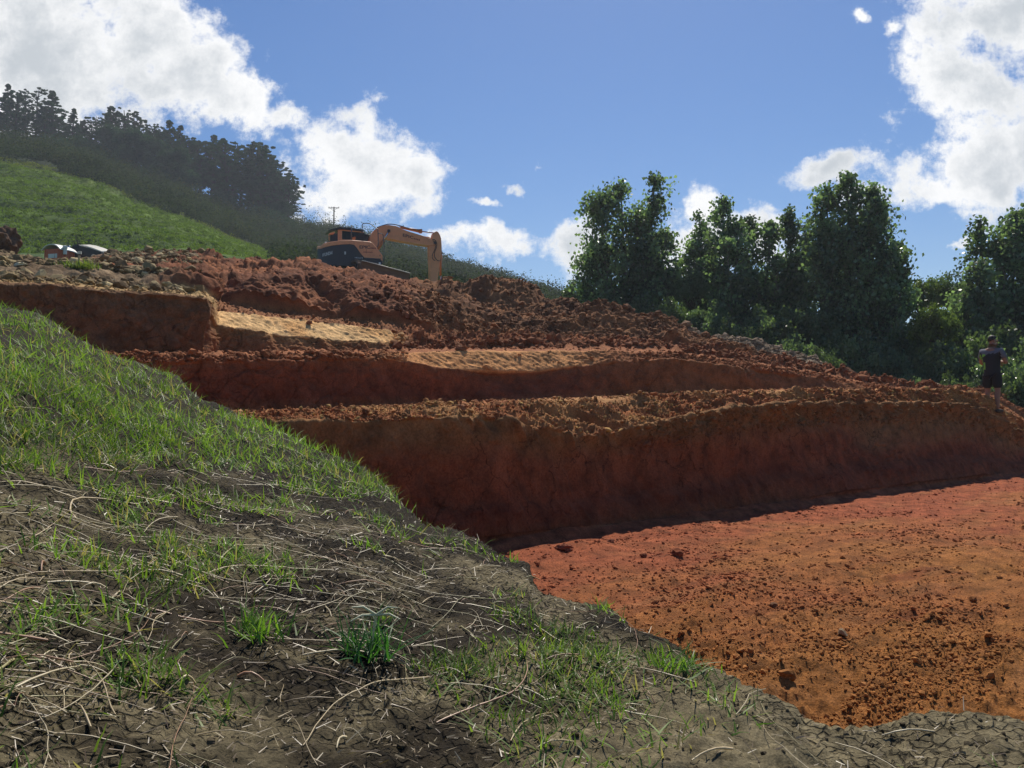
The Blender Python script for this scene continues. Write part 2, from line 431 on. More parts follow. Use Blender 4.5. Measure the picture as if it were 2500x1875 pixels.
# floor: low ruts parallel to the bank, crumbs, lumps
i = sel('floor','foot'); w = wallc(pts[i])
fade = sstep(1.3, 2.0, pts[i][:,1])
ff = sstep(9, 3.5, pts[i][:,1])
d = .03*fbm(pts[i]*[3.2,3.2,3.2], 2, 7) + ff*.012*ridged(pts[i]*11, 2, 8) + .03*vnoise(w*[.35,3.6,1], 3) + .028*fbm(w*[1.1,7,1], 3, 5) + ff*.018*fbm(pts[i]*14, 3, 9)
tq = w[:,1]+.12*vnoise(w*[.25,0,0],15); dist_ = np.abs((tq/.62+.2*np.floor(tq/1.9)) % 1-.5); d -= .028*np.exp(-(dist_/.09)**2)*sstep(-.5,.4,vnoise(w*[.3,.8,1],16)) ; d += .010*np.exp(-((dist_-.2)/.1)**2)*np.sin(w[:,0]*2*np.pi/.17)*sstep(0,.5,vnoise(w*[.35,.7,1],17))*ff
d += .05*np.maximum(lumps(pts[i]*[8,8,8], 11), 0)*sstep(-.3,.4,vnoise(pts[i]*1.3,76)) + .030*ff*np.maximum(lumps(pts[i]*16, 12), -.15)+.016*ff*np.maximum(lumps(pts[i]*34, 13), -.15)
big = np.maximum(lumps(pts[i]*[2.6,2.6,2.6], 14)-.18, 0)
d += .05*big*(vnoise(pts[i]*1.1, 77) > .1)
disp[i] = d*fade
# walls
def wallnoise(i, a_big, a_mid, a_fine, seed):
    w = wallc(pts[i])
    d = a_big*fbm(w*[.7,.7,.9], 2, seed) + a_mid*1.3*fbm(w*[3.2,3.2,2.2], 3, seed+3) + a_fine*fbm(pts[i]*16, 3, seed+5)
    d += a_mid*.55*(ridged(np.stack([w[:,0]*5+w[:,2]*1.2+.8*vnoise(w*1.3,seed+14), w[:,1], w[:,2]*.9],-1),3,seed+15)-.8)*sstep(-.4,.4,vnoise(w*[.6,.6,.9],seed+16)) + a_mid*.5*lumps(w*7, seed+17)
    c1, c2, cid = worley(w*[3.3,3.3,2.8]+.5*vnoise(w*3, seed+8)[:,None]+.2*vnoise(w*9, seed+9)[:,None], seed+7)
    pres = sstep(-.1,.5,vnoise(w*.8, seed+12))
    d += a_mid*.9*(cid-.5)*pres - a_mid*1.2*pres*(1-sstep(0, .05, c2-c1))
    return d
i = sel('w1a','w1b'); disp[i] = wallnoise(i, .07, .028, .012, 20)
# ledge / band line two fifths up the low bank
i = sel('w1a'); disp[i] += .05*(1-sstep(.35,.6, tflat[i]))
i = sel('w2'); disp[i] = wallnoise(i, .12, .03, .014, 40)
i = sel('w3'); disp[i] = wallnoise(i, .10, .05, .02, 60)
# scraped upper faces: slanted tooth marks
def scraped(i, seed, amp):
    w = wallc(pts[i]); w = w + np.stack([.22*fbm(w*1.7,2,seed+9), 0*w[:,0], .10*fbm(w*2.3,2,seed+11)], -1)
    g = np.stack([w[:,0]*7+w[:,2]*9, w[:,1]*2, w[:,2]*3.0], -1)
    return amp*.22*ridged(g*1.6, 3, seed) + amp*.22*ridged(np.stack([w[:,0]*16+w[:,2]*22, w[:,1]*4, w[:,2]*6], -1), 2, seed+1) + amp*.35*fbm(pts[i]*12, 3, seed+2) + amp*.5*vnoise(w*[2.,2.,1], seed+4)
i = sel('w2t'); disp[i] = scraped(i, 70, .035)
i = sel('w3t'); disp[i] = scraped(i, 80, .045)
# crumbly bench tops and rims
def crumbs(i, amp, seed, f=9):
    return amp*(1.3*np.maximum(lumps(pts[i]*f, seed), -.1)+.9*np.maximum(lumps(pts[i]*f*2.3, seed+1), -.1)+.55*fbm(pts[i]*f*.5, 3, seed+2))
i = sel('top1'); disp[i] = crumbs(i, .07, 90, 9) ; 
w = wallc(pts[i]); disp[i] += (.085+.05*sstep(1600,2000,ub[i]))*(ridged(np.stack([w[:,0]*3.2+w[:,2]*4, w[:,1]*.8, w[:,2]*1.5], -1), 3, 93)-.9)*np.interp(ub[i], [1100,1300,2100,2500], [.4,1.2,1.0,1.3])
i = sel('bench1'); disp[i] = crumbs(i, .05, 95, 7)
# drapes below the rim of the low bank
i = sel('w1b'); w = wallc(pts[i]); disp[i] += .07*sstep(.45,1,tflat[i])*ridged(np.stack([w[:,0]*4+w[:,2]*2.5, w[:,1]*.6, w[:,2]*1.2], -1), 3, 97)*np.interp(ub[i], [1050,1150,1600,1900,2500], [.2,1,1.3,2.0,2.4])
k = sstep(.25,.8,tflat[i])*sstep(1450,1800,ub[i]); disp[i] += k*(crumbs(i, .06, 98, 6) + .06*fbm(w*[1.6,1.6,1.2],3,99))
i = sel('bench2'); disp[i] = crumbs(i, .07, 100, 6)
i = sel('w2t'); disp[i] += crumbs(i, .06, 102, 7)*(1-np.exp(-((ub[i]-1180)/230)**4))
i = sel('bench3'); disp[i] = crumbs(i, .05, 105, 6)*np.interp(ub[i], [0,400,560,1000,1300],[.5,.8,1.5,2.5,4])
i = sel('w3t','w3'); k = sstep(960, 1010, ub[i]); disp[i] = disp[i]*(1-k)+k*crumbs(i, .26, 108, 3.2)
i = sel('bench2'); disp[i] *= 1-.4*sstep(980,1100,ub[i])
# spoil
i = sel('sp1','sp2','pl')
q = pts[i]; k_l = 1-sstep(300, 480, ub[i]); k_r = sstep(930, 1060, ub[i]); k_g = sstep(1640, 1720, ub[i])
sm = sstep(520,600,ub[i])*(1-k_r)*(bflat[i] == BI['sp1'])*.8        # smooth scooped face
big = .55*fbm(q*.33, 3, 110); mid = .30*lumps(q*1.1, 112)+.13*lumps(q*3.6, 113)+.10*ridged(q*1.6, 3, 114)+.06*fbm(q*7, 3, 116)+.05*lumps(q*8, 117)
amp_big = .4+.6*k_r-.5*k_g-.22*k_l; amp_mid = (1.0-.62*sm)*(1-.35*k_g)
big -= .35*k_l*(bflat[i]==BI['sp2']); disp[i] = big*amp_big*.8 + mid*amp_mid*(1-.45*k_l)
w = wallc(q); groove = ridged(np.stack([w[:,0]*.9, w[:,1]*.2, w[:,2]*.25], -1), 2, 118)
disp[i] += sm*(.2*groove+.10*ridged(np.stack([w[:,0]*3.2+w[:,2]*.8, w[:,1]*.5, w[:,2]*.7], -1), 2, 119)+.07*fbm(q*5,3,122))
i = sel('bench3'); disp[i] += 0
i = sel('far'); disp[i] = .5*fbm(pts[i]*.2, 3, 120)+.06*fbm(pts[i]*2, 2, 121)
# smooth amplitude change between bands: blur displacement along the profile
Dg = disp.reshape(NR, NC)
nf = band > 0
for _ in range(2):
    Dn = Dg.copy(); Dn[1:-1] = Dg[1:-1]*.6+.2*(Dg[2:]+Dg[:-2]); 
    edge = np.array([abs(t-.0) < .08 or t > .92 for t in rt])
    Dg[edge] = Dn[edge]
Pd = Pn + Nn*Dg[..., None]
# the crest line must keep its height in the picture: nothing else is moved

# ---- colours (albedo of the soils)
def C(*c): return np.array(c, np.float32)
col = np.zeros((len(pts), 3), np.float32)
def mix(a, b, t): return a*(1-t[:,None])+b*t[:,None]
pd = Pd.reshape(-1, 3)
i = sel('floor','foot'); w = wallc(pts[i])
n = fbm(pts[i]*[.35,.35,1], 4, 130); n2 = fbm(w*[.9,2.6,1], 3, 131)
near = np.clip(sstep(-.6, .8, n*.5+n2*.3 + (7.2-pts[i][:,1])*.28 + (pts[i][:,0]-1.2)*.2), 0, 1)
c = mix(C(.36,.115,.062)[None], C(.38,.175,.060)[None], near)
n3 = sstep(.25, .9, fbm(w*[1.2,5,1], 3, 133)); c = mix(c, C(.42,.22,.11)[None], n3*.35)
n4 = sstep(.4, 1.0, fbm(w*[.8,3,1], 3, 134)); c = mix(c, C(.22,.055,.03)[None], n4*.5)
col[i] = c
def strata(i, h, cols):   # h 0..1 up the bank
    hs = [x[0] for x in cols]; cc = np.array([x[1] for x in cols], np.float32)
    return np.stack([np.interp(h, hs, cc[:,k]) for k in range(3)], -1).astype(np.float32)
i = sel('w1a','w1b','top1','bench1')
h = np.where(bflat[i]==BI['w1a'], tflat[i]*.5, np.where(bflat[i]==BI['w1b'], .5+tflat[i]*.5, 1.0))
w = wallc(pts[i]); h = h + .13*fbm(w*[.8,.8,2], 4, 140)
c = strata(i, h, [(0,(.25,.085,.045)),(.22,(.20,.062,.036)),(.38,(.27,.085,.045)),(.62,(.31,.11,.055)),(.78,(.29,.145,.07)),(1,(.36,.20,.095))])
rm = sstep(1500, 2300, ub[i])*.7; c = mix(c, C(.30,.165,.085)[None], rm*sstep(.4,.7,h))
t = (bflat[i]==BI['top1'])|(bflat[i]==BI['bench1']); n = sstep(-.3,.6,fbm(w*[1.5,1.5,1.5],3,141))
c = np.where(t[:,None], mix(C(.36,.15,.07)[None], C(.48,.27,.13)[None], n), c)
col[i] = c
i = sel('w2','w2t','bench2')
h = np.where(bflat[i]==BI['w2'], tflat[i]*.7, np.where(bflat[i]==BI['w2t'], .7+.3*tflat[i], 1.0)); w = wallc(pts[i]); h = h + .05*fbm(w*[.6,.6,2], 3, 145)
c = strata(i, h, [(0,(.30,.13,.07)),(.2,(.22,.07,.04)),(.5,(.27,.085,.045)),(.72,(.30,.12,.06)),(1,(.33,.14,.07))])
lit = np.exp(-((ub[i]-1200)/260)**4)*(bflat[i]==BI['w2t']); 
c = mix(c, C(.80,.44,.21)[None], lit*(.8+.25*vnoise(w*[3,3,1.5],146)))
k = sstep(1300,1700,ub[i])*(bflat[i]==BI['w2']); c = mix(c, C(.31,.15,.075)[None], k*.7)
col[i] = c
i = sel('w3','w3t','bench3')
w = wallc(pts[i]); h = np.where(bflat[i]==BI['w3'], tflat[i], 1.0)
cl = strata(i, h+.1*fbm(w*[.6,.6,1.5],3,150), [(0,(.24,.10,.05)),(.5,(.24,.115,.065)),(1,(.22,.135,.08))])
cl = np.where((bflat[i]==BI['bench3'])[:,None], mix(C(.40,.30,.16)[None], C(.50,.36,.20)[None], sstep(-.5,.5,vnoise(w*[1,3,1],152))), cl)
cr = strata(i, h, [(0,(.30,.12,.06)),(.6,(.33,.16,.08)),(1,(.42,.25,.12))])
cr = np.where((bflat[i]==BI['w3t'])[:,None], mix(C(.82,.50,.24)[None], C(.90,.64,.36)[None], sstep(-.4,.4,vnoise(w*[2,2,2],153))), cr)
cr = np.where((bflat[i]==BI['bench3'])[:,None], C(.30,.14,.075)[None], cr)
c = mix(cl, cr, sstep(510, 535, ub[i]))
c = mix(c, C(.30,.125,.065)[None], sstep(955, 1010, ub[i]))
col[i] = c
i = sel('sp1','sp2','pl','far')
q = pts[i]; n = fbm(q*.8, 4, 160); n2 = fbm(q*3, 3, 161)
red = mix(C(.21,.085,.050)[None], C(.33,.14,.075)[None], sstep(-.5,.6,n))
rub = mix(C(.17,.125,.085)[None], C(.28,.22,.16)[None], sstep(-.4,.6,n2))
brn = mix(C(.19,.09,.05)[None], C(.31,.155,.08)[None], sstep(-.5,.6,n+.5*n2))
gry = mix(C(.30,.24,.19)[None], C(.38,.31,.25)[None], sstep(-.4,.6,n2))
kl = 1-sstep(330, 470, ub[i]+60*n+ (bflat[i]==BI['sp2'])*170)
c = mix(red, rub, kl); c = mix(c, brn, sstep(960,1080,ub[i]+30*n)); 
c = mix(c, gry, sstep(1650,1700,ub[i]+20*n)*((bflat[i]==BI['sp2'])|(bflat[i]==BI['pl'])))
far = (bflat[i]==BI['far'])*1.0; c = mix(c, C(.07,.12,.035)[None]+0*c, far)
col[i] = c
nfar = bflat != BI['far']; col[nfar] *= np.array([.93,.82,.66], np.float32)
crk = np.zeros(len(pts), np.float32)
for nm, v in (('w1a',.8),('w1b',1),('w2',.5),('w2t',.3),('w3',.7),('w3t',.2)): crk[sel(nm)] = v

def grid_obj(name, r0, r1, mat, label, cat, c0=0, c1=None):
    c1 = NC if c1 is None else c1
    G = Pd[r0:r1+1, c0:c1]; nr, nc = G.shape[:2]
    idx = np.arange(nr*nc).reshape(nr, nc)
    f = np.stack([idx[:-1,:-1], idx[:-1,1:], idx[1:,1:], idx[1:,:-1]], -1).reshape(-1,4)
    me = np_mesh(name, G.reshape(-1,3), f, 4, True)
    vcol(me, col.reshape(NR,NC,3)[r0:r1+1, c0:c1].reshape(-1,3))
    a = me.attributes.new('crk', 'FLOAT', 'POINT'); a.data.foreach_set('value', crk.reshape(NR,NC)[r0:r1+1, c0:c1].ravel())
    o = link_mesh(name, me, mat); tag(o, label, cat, kind='structure')
    return o
def row0(nm): return int(np.nonzero(bname == nm)[0][0])
grid_obj('clay_floor', 0, row0('w1a'), M_floor, 'flat red and orange clay floor of the excavation, sunlit at lower right', 'ground')
grid_obj('earth_bank', row0('w1a'), row0('w2'), M_bank, 'lowest vertical cut bank of cracked red clay above the clay floor', 'bank')
grid_obj('earth_bank', row0('w2'), row0('w3'), M_bank, 'middle cut bank of red clay with a sunlit scraped tan upper face', 'bank')
grid_obj('earth_bank', row0('w3'), row0('sp1'), M_bank, 'uppermost cut bank with pale cream scraped step, below the spoil', 'bank')
grid_obj('spoil_heap', row0('sp1'), row0('pl')+2, M_spoil, 'loose lumpy red and brown spoil heaped above the cut banks', 'spoil heap')
grid_obj('rough_ground', row0('pl')+2, NR-1, M_spoil, 'rough plateau behind the spoil where the digger stands', 'ground')

def surf(px, b, t):
    """point on the built ground in band b, fraction t, direction px"""
    r = row0(b)+int(t*dict(BANDS)[b]); c = int(np.clip((px_u(px)-UMIN)/(UMAX-UMIN)*(NC-1), 0, NC-1))
    return Vector(Pd[r, c]), Vector(Nn[r, c])

# far ground sheet
me = np_mesh('ground', [(-3000,-600,-4),(3000,-600,-4),(3000,4000,-4),(-3000,4000,-4)], [[0,1,2,3]], 4)
vcol(me, np.tile(C(.06,.10,.03), (4,1)))
tag(link_mesh('ground', me, M_ground), 'flat green land far behind the trees', 'ground', kind='structure')
# ------------------------------------------------------------------ grassy topsoil slope in the foreground
c_me = [(-700,690,9.6),(-300,715,9.2),(0,746,8.6),(108,772,8.3),(184,822,8.0),(271,863,7.7),(353,889,7.45),(434,920,7.15),(488,972,6.9),(613,1018,6.45),(695,1050,6.1),(760,1092,5.75),(868,1137,5.25),(950,1186,4.85),(1004,1250,4.4),(1047,1288,4.1),(1130,1300,3.9),(1200,1340,3.6),(1288,1368,3.35),(1329,1436,3.05),(1394,1460,2.9),(1482,1478,2.75),(1553,1536,2.5),(1611,1565,2.36),(1705,1612,2.16),(1800,1671,1.98),(1935,1724,1.84),(1964,1757,1.8),(2052,1770,1.79),(2170,1772,1.8),(2228,1748,1.83),(2317,1736,1.85),(2434,1752,1.82),(2500,1758,1.8),(2800,1800,1.7),(3100,1850,1.6)]
NM = 1100; mu = np.linspace(-.84, .84, NM)
a = np.array(c_me, float); u_a, v_a = pix_uv(a[:,0], a[:,1])
Ye = np.interp(mu, u_a, a[:,2]); Ve = np.interp(mu, u_a, v_a)
Ze = Ye*Ve
# height at the photographer's feet
Y0 = .35; Z0 = np.interp(mu, [-.8, -.3, .3, .8], [-.46, -.60, -.66, -.68])
NRm = 620; vt = []
Gm = np.zeros((NRm+60, NM, 3))
mt = np.linspace(0, 1, NRm)
for r, t in enumerate(mt):
    Yr = 1/((1-t)/Y0+t/Ye)
    k = (Yr-Y0)/(Ye-Y0)
    # gently hollow on the left, flat on the right
    Zr = Z0+(Ze-Z0)*(k**1.12)
    bulge = .05*np.sin(np.pi*k)*np.interp(mu, [-.8,0,.6],[1.0,.6,.4])
    Gm[r,:,0] = mu*Yr; Gm[r,:,1] = Yr; Gm[r,:,2] = Zr+bulge
for r in range(60):          # broken edge falling away to the cut
    t = (r+1)/60
    Yr = Ye+ (.05+.9*t)*np.interp(Ye,[1.7,4,9],[.35,.8,1.6])*t**.6
    Zr = Ze - (Ze+1.9)*t**1.15
    Gm[NRm+r,:,0] = mu*Yr; Gm[NRm+r,:,1] = Yr; Gm[NRm+r,:,2] = Zr
Nm_ = grid_normals(Gm)
q = Gm.reshape(-1,3)
edge_k = np.repeat(np.concatenate([sstep(.75,1,mt), np.ones(60)]), NM)
dm = .018*fbm(q*1.3, 3, 200) + .005*fbm(q*9, 3, 203) + .006*np.maximum(lumps(q*22, 205), -.2) + .0075*lumps(q*40, 207) + .005*fbm(q*60, 2, 208)
dm += .016*edge_k*(fbm(q*6, 3, 209)) 
c1, c2, cid = worley(q*[21,21,21]+.35*vnoise(q*24, 210)[:,None], 211)
ck = sstep(-.25, .3, vnoise(q*1.7, 212)+.3+ .45*sstep(-.5,.4,q[:,0]) + .5*sstep(2.2,1.6,q[:,1]) - .7*sstep(2.6,4.0,q[:,1]))
dm += ck*.003*(cid-.5)
dm = np.where(q[:,1] < .9, dm*.5, dm)
Pm = Gm + Nm_*dm.reshape(NRm+60, NM)[...,None]
idx = np.arange((NRm+60)*NM).reshape(NRm+60, NM)
f = np.stack([idx[:-1,:-1], idx[:-1,1:], idx[1:,1:], idx[1:,:-1]], -1).reshape(-1,4)
me = np_mesh('grass_bank', Pm.reshape(-1,3), f, 4, True)
n = fbm(q*1.6, 4, 220); n2 = fbm(q*7, 3, 221)
wt = sstep(-.3,.75, n*.7+n2*.5 + .6*ck-.28 - .25*(q[:,1]-2) + .6*sstep(-.2,.9,q[:,0]/q[:,1]*2) - .22)
c = mix(C(.026,.019,.011)[None], C(.185,.152,.088)[None], wt)

rd = np.repeat(np.concatenate([np.zeros(NRm), np.linspace(0.2,1,60)]), NM)
c = mix(c, C(.14,.06,.035)[None]+0*c, rd)
vcol(me, c)
at = me.attributes.new('crk','FLOAT','POINT'); at.data.foreach_set('value', ck.astype(np.float32))
tag(link_mesh('topsoil_bank', me, M_mound), 'uncut dark topsoil slope in the foreground, cracked and pale at its bottom right', 'ground', kind='structure')

def mound_pts(k, t, jitter=True):
    """k column 0..1, t row 0..1 -> points and normals on the slope"""
    c = np.clip((k*(NM-1)).astype(int), 0, NM-1); r = np.clip((t*(NRm-1)).astype(int), 0, NRm-1)
    p = Pm[r, c]; nn = Nm_[r, c]; nn = nn*np.sign(nn[:,2:3]+1e-9)
    j = rng.uniform(-.5,.5,(len(k),2))*np.stack([p[:,1]*.0016, p[:,1]*.006], -1)
    p = p.copy(); p[:,:2] += j
    return p, nn
def to_px(p):
    # world to photograph pixels
    x, y, z = p[:,0], p[:,1], p[:,2]
    f_ = y*math.cos(PITCH)+z*math.sin(PITCH); up = -y*math.sin(PITCH)+z*math.cos(PITCH)
    return 1250+F*x/f_, 937.5-F*up/f_

def sample_mound(n, dens, power=.5):
    K = rng.uniform(0.0, 1, n); T = rng.uniform(0, 1, n)
    p, nn = mound_pts(K, T)
    # uniform in picture -> correct part way towards uniform on the ground
    w = (p[:,1]/8.0)**power
    d = dens(p)
    m = rng.uniform(0,1,n) < w*d
    return p[m], nn[m]

LFAC = None
def blades(p, nn, L, Wd, lean, seed, col_a, col_b, droop=.5, seg=3):
    """grass blades as tapering bent strips"""
    r = np.random.default_rng(seed); n = len(p)
    az = r.uniform(0, 2*np.pi, n); ln = r.uniform(*lean, n)
    d0 = np.stack([np.cos(az)*np.sin(ln), np.sin(az)*np.sin(ln), np.cos(ln)], -1)
    side = np.stack([-np.sin(az+r.normal(0,.6,n)), np.cos(az), r.normal(0,.3,n)], -1); side /= np.linalg.norm(side,axis=1,keepdims=True)
    Ln = (L[0]+(L[1]-L[0])*r.beta(2,3,n))*(LFAC if LFAC is not None and len(LFAC) == n else 1); Wn = r.uniform(*Wd, n)*np.interp(p[:,1],[1,3,8,15],[.9,1.0,1.7,1.7])
    hor = np.stack([np.cos(az), np.sin(az), -.5+0*az], -1)
    V = []; 
    for s in range(seg+1):
        t = s/seg
        c_ = p + d0*(Ln*t)[:,None] + hor*(Ln*droop*r.uniform(.3,1.1,n)*t*t*.6)[:,None]
        wv = Wn*(1-t**1.6)*.5+ .0002
        V += [c_-side*wv[:,None], c_+side*wv[:,None]]
    V = np.stack(V, 1)   # n, 2(seg+1), 3
    base = np.arange(n)[:,None]*(2*(seg+1))
    fs = [base+np.array([[2*s, 2*s+1, 2*s+3, 2*s+2]]) for s in range(seg)]
    Fc = np.concatenate(fs, 1).reshape(-1,4)
    tt = r.uniform(0,1,n); cc = np.array(col_a)[None]*(1-tt[:,None])+np.array(col_b)[None]*tt[:,None]
    cc = np.repeat(cc, 2*(seg+1), 0)
    return V.reshape(-1,3), Fc, cc

def gdens(p):
    px, py = to_px(p)
    n1 = vnoise(p*2.3, 230); n2 = vnoise(p*6.5, 231)
    line = np.interp(px, [-400,0,300,600,800,1000,1200,1500,2500], [1120,1130,1110,1130,1170,1240,1260,1200,1100])
    dense = sstep(70, -90, py-line+70*n1)
    tuft = sstep(.05, .7, n1*.45+n2*.75+.10)
    low = .62*tuft*np.interp(py, [1100,1350,1600,1750,1875],[1,.8,.55,.22,.1])*np.interp(px,[0,600,1500,1900,2500],[.5,1,1,.5,.25])
    rim = .35*sstep(.0,.5,n2+.2)*(np.interp(px,[900,1000,1500,1800],[1,1,.7,0]))*0
    return np.clip(dense*(.35+.65*sstep(-.6,.3,n1))*(.45+.6*sstep(-.5,.4,n2)) + low, 0, 1)
M_grass = leaf_mat('kikuyu_grass', (1,1,1), trans=.45, rough=.5, spec=.35)
p, nn = sample_mound(1000000, gdens, .2)
pxg, pyg = to_px(p); LFAC = np.interp(pyg-np.interp(pxg,[0,600,1200,2500],[1130,1150,1240,1100]), [-80,120],[1,.55])
V, Fc, cc = blades(p, nn, (.035,.14), (.0022,.005), (.15,1.25), 5, (.09,.19,.025), (.27,.40,.08))
LFAC = None
# some blades are dry
dry = rng.uniform(0,1,len(p)) < .10+.22*sstep(0,.6,vnoise(p*3.1,233)); cc = cc*np.repeat(np.clip(1+.45*vnoise(p*1.7,234)+.3*vnoise(p*5,235),.5,1.5), 8)[:,None]; cc[np.repeat(dry, 8)] = (.36,.31,.17)
me = np_mesh('grass', V, Fc, 4, True); vcol(me, cc)
tag(link_mesh('grass', me, M_grass), 'green grass growing over the foreground topsoil slope, thickest at its upper left', 'grass', kind='stuff')

# dry straw litter and long runners
M_straw = leaf_mat('dry_straw', (1,1,1), trans=.1, rough=.45, spec=.5)
def tubes(paths, radii, cols, sides=4):
    Vs, Fs, Cs = [], [], []; off = 0
    for path, rad, c in zip(paths, radii, cols):
        n = len(path); tan = np.gradient(path, axis=0); tan /= np.linalg.norm(tan,axis=1,keepdims=True)+1e-9
        up = np.array([0,0,1.]); s = np.cross(tan, up); s /= np.linalg.norm(s,axis=1,keepdims=True)+1e-6; b_ = np.cross(s, tan)
        an = np.arange(sides)/sides*2*np.pi
        ring = path[:,None,:] + (rad[:,None,None])*(np.cos(an)[None,:,None]*s[:,None,:]+np.sin(an)[None,:,None]*b_[:,None,:])
        Vs.append(ring.reshape(-1,3)); i0 = np.arange(n-1)[:,None]*sides+np.arange(sides)[None]; i1 = np.arange(n-1)[:,None]*sides+(np.arange(sides)[None]+1)%sides
        Fs.append((np.stack([i0,i1,i1+sides,i0+sides],-1)+off).reshape(-1,4)); Cs.append(np.repeat(c, sides, 0) if c.ndim==2 else np.tile(c,(n*sides,1))); off += n*sides
    return np.concatenate(Vs), np.concatenate(Fs), np.concatenate(Cs)
def sheight(x, y):
    """height of the slope at points (by column/row inversion)"""
    k = np.clip((x/y+.84)/1.68, 0, 1)*(NM-1); ci = k.astype(int)
    t = np.clip((1/Y0-1/y)/(1/Y0-1/Ye[ci]), 0, 1)
    r = np.clip((t*(NRm-1)).astype(int), 0, NRm-1)
    return Pm[r, ci, 2], t
def sdens(p):
    px, py = to_px(p)
    n1 = vnoise(p*1.9, 240)
    band_ = np.interp(py, [800,1050,1150,1300,1550,1700,1800,1900],[.18,.35,.9,1,.75,.38,.15,.06])*np.interp(px,[0,900,1300,1800,2500],[1,1,.75,.2,.12])
    return np.clip(band_*(.5+.6*sstep(-.5,.4,n1)), 0, 1)
r_ = np.random.default_rng(31)
p, nn = sample_mound(17000, sdens, .22)
paths, radii, cols = [], [], []
for q0 in p:
    L_ = r_.choice([.06,.12,.22,.4,.65], p=[.34,.36,.20,.08,.02])*r_.uniform(.6,1.2); n = max(5, int(L_/.022))
    th = r_.normal(.8, .9)+ (math.pi if r_.random()<.5 else 0); cur = r_.normal(0, .045); x, y = q0[0], q0[1]; pp = []
    lift = r_.uniform(.002,.014); 
    for k in range(n):
        pp.append((x, y)); th += cur+r_.normal(0,.075); x += math.cos(th)*L_/n; y += math.sin(th)*L_/n
    pp = np.array(pp); pp[:,1] = np.maximum(pp[:,1], .6)
    z, t = sheight(pp[:,0], pp[:,1])
    kk = np.convolve(np.pad(z,(3,3),'edge'), np.ones(7)/7, 'valid')
    arch = lift*np.sin(np.linspace(0,math.pi,n))+.004
    pa = np.column_stack([pp, np.maximum(kk, z-.004)+arch])
    if t.max() >= .999: 
        ok = t < .999; 
        if ok.sum() < 4: continue
        pa = pa[:int(np.argmin(ok))] if not ok.all() else pa
        if len(pa) < 4: continue
    n = len(pa); base = r_.choice([.0009,.0014,.0024],p=[.55,.35,.10])*r_.uniform(.8,1.2)*np.interp(pa[0,1],[1,3,7],[.9,1.15,1.7])
    ra = base*(1-.5*np.linspace(0,1,n))*(1+.25*(np.arange(n)%2))
    c0 = np.array([(.58,.45,.26),(.42,.23,.13),(.64,.53,.33),(.36,.31,.14),(.26,.18,.10)][r_.choice(5,p=[.32,.18,.26,.14,.10])])
    paths.append(pa); radii.append(ra); cols.append(c0*r_.uniform(.75,1.1))
V, Fc, cc = tubes(paths, radii, cols, 4)
me = np_mesh('dry_runners', V, Fc, 4, True); vcol(me, cc)
tag(link_mesh('dry_runners', me, M_straw), 'long dry straw coloured runners lying tangled over the dark topsoil slope', 'dry grass', kind='stuff')
# short straw chips: thin flat strips, many of them
p, nn = sample_mound(420000, lambda p: np.clip(sdens(p)*.75+.05,0,1), .5)
n = len(p); az = r_.normal(.8,1.3,n); L_ = r_.gamma(1.8,.0065,n)+.005; wd = r_.uniform(.0004,.0013,n)*np.interp(p[:,1],[1,4,8],[.9,1.2,1.6])
dirv = np.stack([np.cos(az),np.sin(az),r_.normal(.1,.3,n)],-1); sd_ = np.stack([-np.sin(az),np.cos(az),r_.normal(0,.5,n)],-1)
b0 = p+nn*r_.uniform(.001,.010,n)[:,None]
V = np.stack([b0-sd_*wd[:,None], b0+dirv*L_[:,None]-sd_*wd[:,None]*.5, b0+dirv*L_[:,None]+sd_*wd[:,None]*.5, b0+sd_*wd[:,None]],1).reshape(-1,3)
Fc = np.arange(n*4).reshape(-1,4)
pal = np.array([(.42,.33,.19),(.32,.25,.15),(.20,.14,.08),(.13,.09,.055),(.48,.40,.26)]); cc = np.repeat(pal[r_.choice(5,n,p=[.14,.24,.28,.28,.06])],4,0)
me = np_mesh('straw_litter', V, Fc, 4); vcol(me, cc)
tag(link_mesh('straw_litter', me, M_straw), 'short chopped straw litter scattered over the dark topsoil slope', 'straw', kind='stuff')
# ------------------------------------------------------------------ clods, stones
def ico(sub=1):
    bm = bmesh.new(); bmesh.ops.create_icosphere(bm, subdivisions=sub, radius=1)
    v = np.array([x.co[:] for x in bm.verts]); f = np.array([[y.index for y in x.verts] for x in bm.faces]); bm.free(); return v, f
def clod_variants(n, sub, rough, flat=.75, seed=0, angular=False):
    v, f = ico(sub); out = []
    for k in range(n):
        r = np.random.default_rng(seed+k)
        d = 1+rough*vnoise(v*1.6+k*7.1, 300+k)+rough*.5*vnoise(v*3.7+k*3, 310+k)
        w = v*d[:,None]*r.uniform(.75,1.2,3)*[1,1,flat]
        if angular:     # cut with planes so that the stone has faces
            for _ in range(7):
                nrm = r.normal(size=3); nrm /= np.linalg.norm(nrm); h = r.uniform(.45,.8); dd = w@nrm; w = np.where((dd>h)[:,None], w-(dd-h)[:,None]*nrm, w)
        out.append(w)
    return out, f
